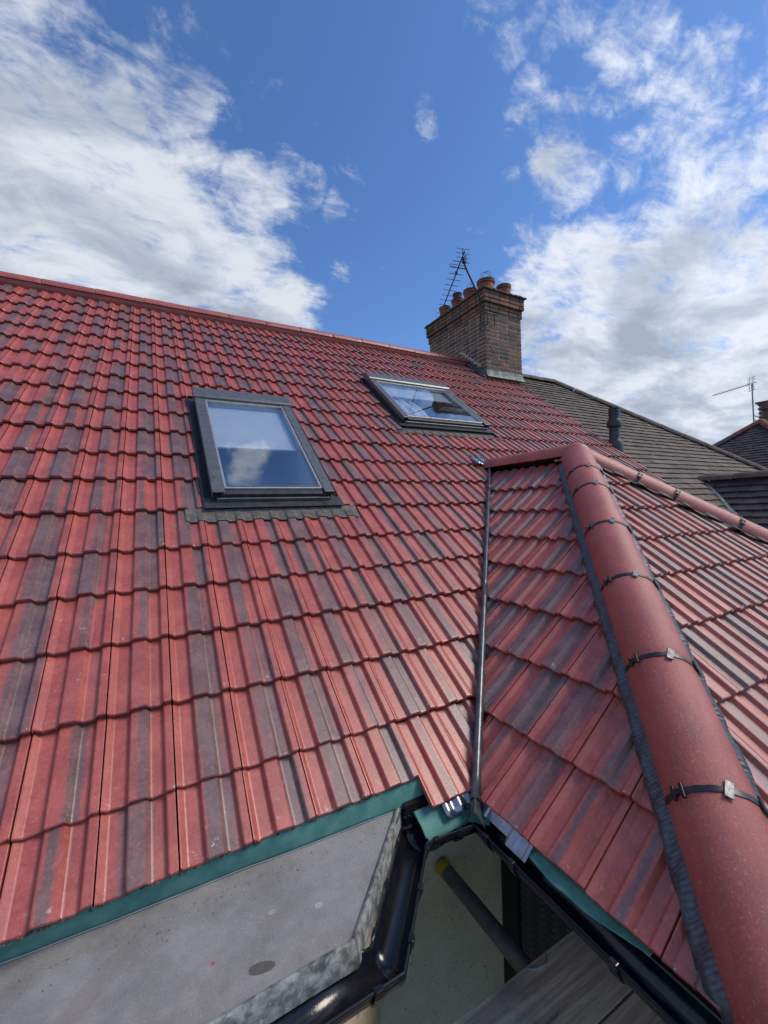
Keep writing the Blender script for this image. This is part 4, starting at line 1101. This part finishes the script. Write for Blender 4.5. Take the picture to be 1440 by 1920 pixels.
# ------------------------------------------------------------------ TV aerial strapped to the chimney
aer = empty('tv_aerial', (5.3, 5.83, 3.29), 'long slanting television aerial strapped to the near corner of the brick chimney', 'aerial')
b = MB(); mast = [(5.30, 5.80, 3.24), (5.30, 5.80, 3.55), (5.295, 5.80, 3.78), (5.27, 5.80, 3.86), (4.98, 5.80, 4.30), (4.95, 5.80, 4.38), (4.985, 5.80, 4.52)]
b.tube(mast, .016, 8); b.build('mast', 'wire', aer, smooth=True)
b = MB(); B0 = Vector((4.915, 5.78, 4.50)); B1 = Vector((6.02, 8.05, 4.48))
bd = (B1 - B0).normalized(); bs = Vector((bd.y, -bd.x, -.16)).normalized(); b.tube([B0 - bd * .1, B1], .012, 8); b.build('boom', 'wire', aer)
for k in range(12):
    t = .20 + k * .196; L = .30 - .008 * k
    if t > 2.46: break
    b = MB(); c = B0 + bd * t; b.tube([c - bs * L * .5, c + bs * L * .5], .0052, 6); b.build('element', 'wire', aer)
b = MB(); c = B0 + bd * .34
for dz in (-.022, .022): b.tube([c - bs * .17 + Vector((0, 0, dz)), c + bs * .17 + Vector((0, 0, dz))], .0045, 6)
b.tube([c - bs * .17 + Vector((0, 0, -.022)), c - bs * .17 + Vector((0, 0, .022))], .0045, 6); b.build('dipole', 'wire', aer)
b = MB()
for dz in (-.12, -.04, .04, .12): b.tube([B0 + bd * .02 - bs * .12 + Vector((0, 0, dz)), B0 + bd * .02 + bs * .12 + Vector((0, 0, dz))], .004, 6)
b.tube([B0 + bd * .02 + Vector((0, 0, -.13)), B0 + bd * .02 + Vector((0, 0, .13))], .008, 6)
b.build('reflector', 'wire', aer)
b = MB(); b.bbox((-.03, -.03, -.05), (.03, .03, .05), .008, Matrix.Translation((4.955, 5.80, 4.42))); b.bbox((-.02, -.02, -.03), (.02, .02, .03), .006, Matrix.Translation(B0 + bd * .55)); b.build('mast_clamp', 'wire', aer)
b = MB()
x0, y0 = CH['x0'], CH['y0']
for z in (3.33, 3.55):
    b.tube([(x0 - .09, y0 + .03, z), (x0 + .01, y0 - .05, z), (x0 + .18, y0 - .05, z)], .008, 6)
b.tube([(x0 + .01, y0 - .05, 3.33), (x0 + .01, y0 - .05, 3.55)], .009, 6); b.tube([(x0 + .18, y0 - .05, 3.33), (x0 + .18, y0 - .05, 3.55)], .009, 6)
b.tube([(x0 - .09, y0 + .03, 3.30), (x0 - .09, y0 + .03, 3.58)], .009, 6)
b.build('bracket', 'wire', aer)
b = MB(); cab = [Vector((5.305, 5.79, 3.26)), Vector((5.40, 5.755, 3.05)), Vector((5.62, 5.755, 2.75)), Vector((5.95, 5.73, 2.50)), Vector((6.02, 5.60, 2.30)), Vector((6.08, 5.35, 2.07))]
b.tube(cab, .0035, 6); b.build('cable', 'wire', aer, smooth=True)

# ------------------------------------------------------------------ neighbouring house
NO = -.06
NMAIN = Frame(MAIN.p(0, 0, NO), (1, 0, 0), (0, CT, ST))
def plain_tile(seed, w_=.178, L=.23, tk=.013):
    rnd = random.Random(seed); b = MB(); c = rnd.uniform(0, .004)
    v = []
    for (y, z) in ((0, -tk), (0, 0), (L, -.030), (L, -.030 - tk)):
        for x in (0.0015, w_ * .5, w_ - .0015): v.append((x, y + rnd.uniform(-.002, .002) * (y == 0), z + (c if x == w_ * .5 and y < .1 else 0) + rnd.uniform(-.0008, .0008)))
    f = []
    for r in range(3):
        for k in range(2): f.append((r * 3 + k, r * 3 + k + 1, (r + 1) * 3 + k + 1, (r + 1) * 3 + k))
    f += [(0, 3, 6, 9), (2, 11, 8, 5)]
    me = bpy.data.meshes.new('roof_tile'); me.from_pydata(v, [], f)
    me.attributes.new('tr', 'FLOAT', 'POINT').data.foreach_set('value', [rnd.random()] * 12); return me
def plains(mat, seed):
    out = []
    for i in range(24): me = plain_tile(seed + i); me.materials.append(M[mat]); out.append(me)
    return out
PB, PD = plains('plain_brown', 500), plains('plain_dark', 700)
NX, NZ = 7.56, .335
NYV = (NZ - (ZM + NO / CT)) / T
NHX = 7.86; NRY = NMAIN.p(0, 6.62).y; NRZ = NMAIN.p(0, 6.62).z
nval = [(Vector((NX - GV, NYV + GV, 0)), Vector((-1, 1, 0)).normalized()), (Vector((NX + GV, NYV + GV, 0)), Vector((1, 1, 0)).normalized())]
hipcut = (Vector((NHX, NRY, 0)), Vector((1, 1, 0)).normalized())
nrows = [.36 + .137 * k for k in range(46)]
keepsN = [hipcut, (NMAIN.p(0, 6.62), NMAIN.U), rel((VERGE + .005, 0, 0), (-1, 0, 0))]
nt = lay(NMAIN, nrows, VERGE - .1, 13.9, VERGE, .18, PB, keepsN, [nval], 21, .0022, .09)
NLEFT = Frame((NX, 0, NZ), (0, -1, 0), (CT, 0, ST)); NYE = NYV - .9
nlrows = [-(2.5 - .1065 * k) for k in range(24) if 2.5 - .1065 * k > .02]
nlrows = [-2.55 + .137 * k for k in range(19)]
keepNL = [(Vector((NX - .02, 0, 0)), Vector((1, 0, 0))), (Vector((NX + GV, NYV - GV, 0)), Vector((-1, 1, 0)).normalized()), (Vector((NX, NYE, 0)), Vector((1, -1, 0)).normalized())]
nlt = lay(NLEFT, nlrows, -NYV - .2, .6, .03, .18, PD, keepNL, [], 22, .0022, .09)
nroof = bed('tiled_roof', NMAIN, (VERGE + .01, 13.9, .36, 6.62), [hipcut], [nval], neighbour)
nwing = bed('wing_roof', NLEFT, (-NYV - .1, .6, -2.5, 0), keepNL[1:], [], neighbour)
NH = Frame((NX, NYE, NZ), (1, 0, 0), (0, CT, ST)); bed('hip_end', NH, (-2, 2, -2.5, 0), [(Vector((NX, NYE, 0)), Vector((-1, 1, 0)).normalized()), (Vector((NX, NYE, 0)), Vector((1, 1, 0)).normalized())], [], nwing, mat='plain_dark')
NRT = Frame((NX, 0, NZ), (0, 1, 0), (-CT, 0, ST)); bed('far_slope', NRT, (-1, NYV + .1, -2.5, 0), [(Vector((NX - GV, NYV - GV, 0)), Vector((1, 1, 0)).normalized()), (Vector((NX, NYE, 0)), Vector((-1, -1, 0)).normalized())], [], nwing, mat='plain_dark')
NBK = Frame((0, NRY, NRZ), (-1, 0, 0), (0, -CT, ST)); bed('rear_slope', NBK, (-13.9, -VERGE - .01, -6, 0), [(Vector((NHX, NRY, 0)), Vector((1, -1, 0)).normalized())], [], nroof, n=-.03, mat='plain_brown')
NEND = Frame((NHX, NRY, NRZ), (0, 1, 0), (-CT, 0, ST)); bed('end_slope', NEND, (-6, 6, -6.3, 0), [(Vector((NHX, NRY, 0)), Vector((-1, -1, 0)).normalized()), (Vector((NHX, NRY, 0)), Vector((-1, 1, 0)).normalized())], [], nroof, n=-.03, mat='plain_brown')
alln = sorted([(s_, me, wm, 'm') for s_, me, wm in nt] + [(s_, me, wm, 'w') for s_, me, wm in nlt], key=lambda t: -t[0])
def hidden(wm):   # screened by the red wing roof
    c = prj(wm.translation)
    if not c: return True
    x, y, _ = c
    return y > 1000 + (x - 1440) * .42 + 0 and x < 1440 or x > 1460 or y > 1030
vis_n = [t for t in alln if not hidden(t[2])]; hid_n = [t for t in alln if hidden(t[2])]
for s_, me, wm, k in vis_n[:300]: link(bpy.data.objects.new('roof_tile', me), nroof if k == 'm' else nwing, wm)
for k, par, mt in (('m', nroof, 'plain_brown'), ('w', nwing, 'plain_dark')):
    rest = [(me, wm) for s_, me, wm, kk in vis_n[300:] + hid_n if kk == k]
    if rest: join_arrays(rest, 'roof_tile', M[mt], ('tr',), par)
NRP = Vector((VERGE + .02, NRY, NRZ))
caps(NRP, (1, 0, 0), [(NHX - VERGE - .02) / 4] * 4, nroof, .105, .045, 'cap_brown', seed=200)
caps((NHX, NRY, NRZ), (1, -1, -T), [.47] * 14, nroof, .105, .045, 'cap_brown', seed=220)
caps((NHX, NRY, NRZ), (1, 1, -T), [.47] * 14, nroof, .105, .045, 'cap_brown', seed=240)
caps((NX, NYV + .04, NZ), (0, -1, 0), [.47] * 2, nwing, .10, .045, 'cap_brown', seed=260)
b = MB(); nvd = Vector((-1, -1, -T)).normalized()
def fn(i, j): return Vector((NX, NYV, NZ)) + nvd * (3.4 * i - .05) + Vector((-1, 1, 0)).normalized() * (.05 * (j - .5)) + Vector((0, 0, .012 + .004 * noise.noise((i * 30, j, 0))))
b.grid(fn, 40, 2); b.build('valley_lead', 'lead', nwing, solid=.003)
caps((NX, NYE, NZ), (-1, -1, -T), [.47] * 6, nwing, .10, .045, 'cap_brown', seed=270)
b = MB(); b.box((VERGE - .04, WY, GROUND), (13.4, 11.2, -1.42)); b.build('wall', 'render', neighbour)
b = MB(); b.box((5.9, NYE - 1.8, GROUND), (9.2, WY - .01, -1.5)); b.build('bay_wall', 'render', neighbour)
# soil vent pipe rising through the neighbour's tiles beside the verge
vx, vy = VERGE + .16, 4.0
vz = NMAIN.O.z + (vy - NMAIN.O.y) * T
b = MB(); b.lathe((vx, vy, vz), [(.12, -.10), (.118, .03), (.112, .085), (.088, .12), (.079, .16), (.077, .34)], 24)
vp = b.build('vent_pipe', 'vent', neighbour, smooth=True, ang=40)
b = MB(); b.lathe((vx, vy, vz), [(.079, 0.310), (.108, 0.330), (.112, 0.370), (.104, 0.410), (.088, 0.450), (.078, 0.455), (.078, 0.510), (.084, 0.515), (.084, 0.530), (.078, 0.535), (.078, 0.555), (.084, 0.560), (.084, 0.575), (.078, 0.580), (.078, 0.600), (.084, 0.610), (.082, 0.625), (.05, 0.630), (.001, 0.630)], 24); b.build('cowl', 'vent', vp, smooth=True, ang=40)

# ------------------------------------------------------------------ distant house
FX, FY, FZ = 19.25, 6.62, 2.80
FR = Frame((FX, FY, FZ), (0, -1, 0), (CT, 0, ST))   # face looking towards -X
fk = [(Vector((FX, FY, 0)), Vector((1, -1, 0)).normalized()), (Vector((FX, FY, 0)), Vector((1, 1, 0)).normalized())]
ft = lay(FR, [-6.2 + .15 * k for k in range(41)], -5, 5, 0, .18, PD, fk, [], 41, .004, .09)
froof = bed('tiled_roof', FR, (-5.2, 5.2, -6.2, 0), fk, [], far_house)
join_arrays([(me, wm) for s_, me, wm in ft], 'roof_tile', M['plain_dark'], ('tr',), froof)
FF = Frame((0, FY, FZ), (1, 0, 0), (0, CT, ST)); bed('front_slope', FF, (FX - 6, FX + 9, -6.2, 0), [(Vector((FX, FY, 0)), Vector((-1, 1, 0)).normalized())], [], froof, n=-.03, mat='plain_dark')
FB = Frame((0, FY, FZ), (-1, 0, 0), (0, -CT, ST)); bed('rear_slope', FB, (-FX - 9, -FX + 6, -6.2, 0), [(Vector((FX, FY, 0)), Vector((-1, -1, 0)).normalized())], [], froof, n=-.03, mat='plain_dark')
caps((FX, FY, FZ), (-1, 1, -T), [.47] * 2, froof, .13, .045, 'cap_far_red', seed=300)
caps(Vector((FX, FY, FZ)) + Vector((-1, 1, -T)).normalized() * .94, (-1, 1, -T), [.47] * 12, froof, .13, .045, 'cap_brown', seed=310)
caps((FX, FY, FZ), (-1, -1, -T), [.47] * 14, froof, .13, .045, 'cap_far_red', seed=330)
caps((FX, FY, FZ), (1, 0, 0), [.47] * 10, froof, .13, .045, 'cap_far_red', seed=350)
b = MB(); b.box((14.9, 2.2, GROUND), (28, 11.0, -1.3)); b.build('wall', 'render', far_house)
cx0, cy0 = 20.1, 6.42
b = MB(); b.box((cx0 + .01, cy0 - .55, 1.2), (cx0 + 1.3, cy0 + .55 - .01, 3.52)); fch = b.build('chimney', 'mortar', far_house)
rest = []
for k in range(31):
    z = 1.25 + .0755 * k; o_ = .05 if k > 27 else 0
    for q in range(5):
        L = .22; y = cy0 - .55 + L * (q + .5) + (.11 if k % 2 else 0)
        if y < cy0 + .5: rest.append((bmesh_for(.2275), Matrix.Translation((cx0 - .045 - o_ + .05, y, z)) @ Matrix.Rotation(math.pi / 2, 4, 'Z')))
        rest.append((bmesh_for(.2275), Matrix.Translation((cx0 + .11 + .225 * q + (.11 if k % 2 else 0), cy0 - .55 + .045 - o_, z))))
join_arrays(rest, 'brick', M['brick'], ('tr',), fch)
b = MB(); b.bbox((cx0 - .08, cy0 - .63, 3.56), (cx0 + 1.38, cy0 + .63, 3.64), .02); b.build('flaunching', 'cap_brown', fch)
for k, yy in enumerate((cy0 + .05, cy0 - .3)):
    b = MB(); b.lathe((cx0 + .28 + .5 * k, yy, 0), [(.19, 3.62), (.16, 3.86), (.19, 3.88), (.19, 3.92), (.13, 3.92)], 20); p = b.build('chimney_pot', 'terracotta', fch, smooth=True, ang=40)
    b = MB(); b.lathe((cx0 + .28 + .5 * k, yy, 0), [(.19, 3.91), (.20, 3.95), (.15, 4.03), (.05, 4.07), (.001, 4.07)], 20); b.build('pot_cowl', 'soot', p, smooth=True)
fa = empty('tv_aerial', (19.03, 6.74, 2.7), 'pale grey television aerial on a thin mast beside the distant chimney at the right', 'aerial')
b = MB(); b.tube([(19.06, 6.75, 2.5), (19.0, 6.76, 4.13)], .022, 8); b.build('mast', 'pale_wire', fa)
B0 = Vector((19.12, 6.68, 4.20)); B1 = Vector((17.75, 7.45, 3.76)); bd = (B1 - B0).normalized(); bs = Vector((bd.y, -bd.x, 0)).normalized()
b = MB(); b.tube([B0, B1], .018, 6); b.build('boom', 'pale_wire', fa)
for k in range(15):
    b = MB(); c = B0 + bd * (.30 + k * .088); L = .16; uu = (bs * .5 + Vector((0, 0, .8))).normalized(); b.tube([c - uu * L * .5, c + uu * L * .5], .006, 6); b.build('element', 'pale_wire', fa)
b = MB(); c = B0 + bd * .20
for q in (-1, 1):
    d1 = (Vector((0, 0, 1)) * q + bd * -.3 + bs * .2).normalized()
    for k in range(3): b.tube([c + d1 * (.06 + .09 * k) - bs * .16, c + d1 * (.06 + .09 * k) + bs * .16], .007, 6)
    b.tube([c + bs * .08, c + d1 * .27 + bs * .08], .007, 6); b.tube([c - bs * .08, c + d1 * .27 - bs * .08], .007, 6)
b.build('reflector', 'pale_wire', fa)
b = MB(); 
for z in (2.85, 3.0): b.tube([(19.03, 6.75, z), (cx0, 6.85, z)], .014, 6)
b.build('bracket', 'pale_wire', fa)

# ------------------------------------------------------------------ scaffold
BZ = -1.70
def board(y0, y1, x0, x1, label, seed):
    rnd = random.Random(seed); b = MB()
    def top(i, j): return Vector((x0 + (x1 - x0) * i, y0 + (y1 - y0) * j + .003 * noise.noise((i * 9, seed, j)), BZ + .0015 * noise.noise((i * 12, j * 4, seed))))
    b.bbox((x0, y0, BZ - .042), (x1, y1, BZ), .004)
    o = b.build('scaffold_board', 'wood', None); tag(o, label, 'board', 'scaffold boards laid side by side under the eaves')
    h = MB(); h.box((x1 - .030, y0 - .0015, BZ - .0435), (x1 + .0015, y1 + .0015, BZ + .0012))
    return o
board(.872, 1.108, -2.2, 1.43, 'weathered scaffold board farthest from the camera, holding the bare tube end at its rim', 1)
board(.628, .866, -2.2, 1.50, 'second weathered scaffold board, between the two others at the bottom edge', 2)
board(.384, .622, -2.2, 1.46, 'nearest scaffold board, mostly hidden by the black gutter at the bottom edge', 3)
tz = BZ - .042 - .0345
b = MB(); b.tube([(1.186, 1.655, tz), (1.186, .1, tz)], .034, 20); tb = b.build('scaffold_tube', 'tube', None, smooth=True, ang=40)
tag(tb, 'grey scaffold tube with a yellow end cap pointing at the cream wall', 'tube')
b = MB(); b.tube([(1.186, 1.685, tz), (1.186, 1.683, tz), (1.186, 1.640, tz)], [.030, .037, .0365], 20); b.build('end_cap', 'yellow', tb, smooth=True, ang=40)
b = MB(); bm_ = [(-.05, .0, 0), (-.045, .045, 0)]
def fn(i, j):
    t = -1.0 + 2.0 * i; return Vector((1.19 + .05 * t, 1.100 - .03 * (1 - t * t) + .012 * j, BZ + .002 + .014 * (1 - abs(t)) - .045 * j))
b.grid(fn, 14, 6); b.build('band_clamp', 'zinc', tb, smooth=True, ang=60, solid=.004)
# moss tuft and chips on the near tiles are in the tile relief
for o in list(bpy.data.meshes):
    if o.users == 0: bpy.data.meshes.remove(o)
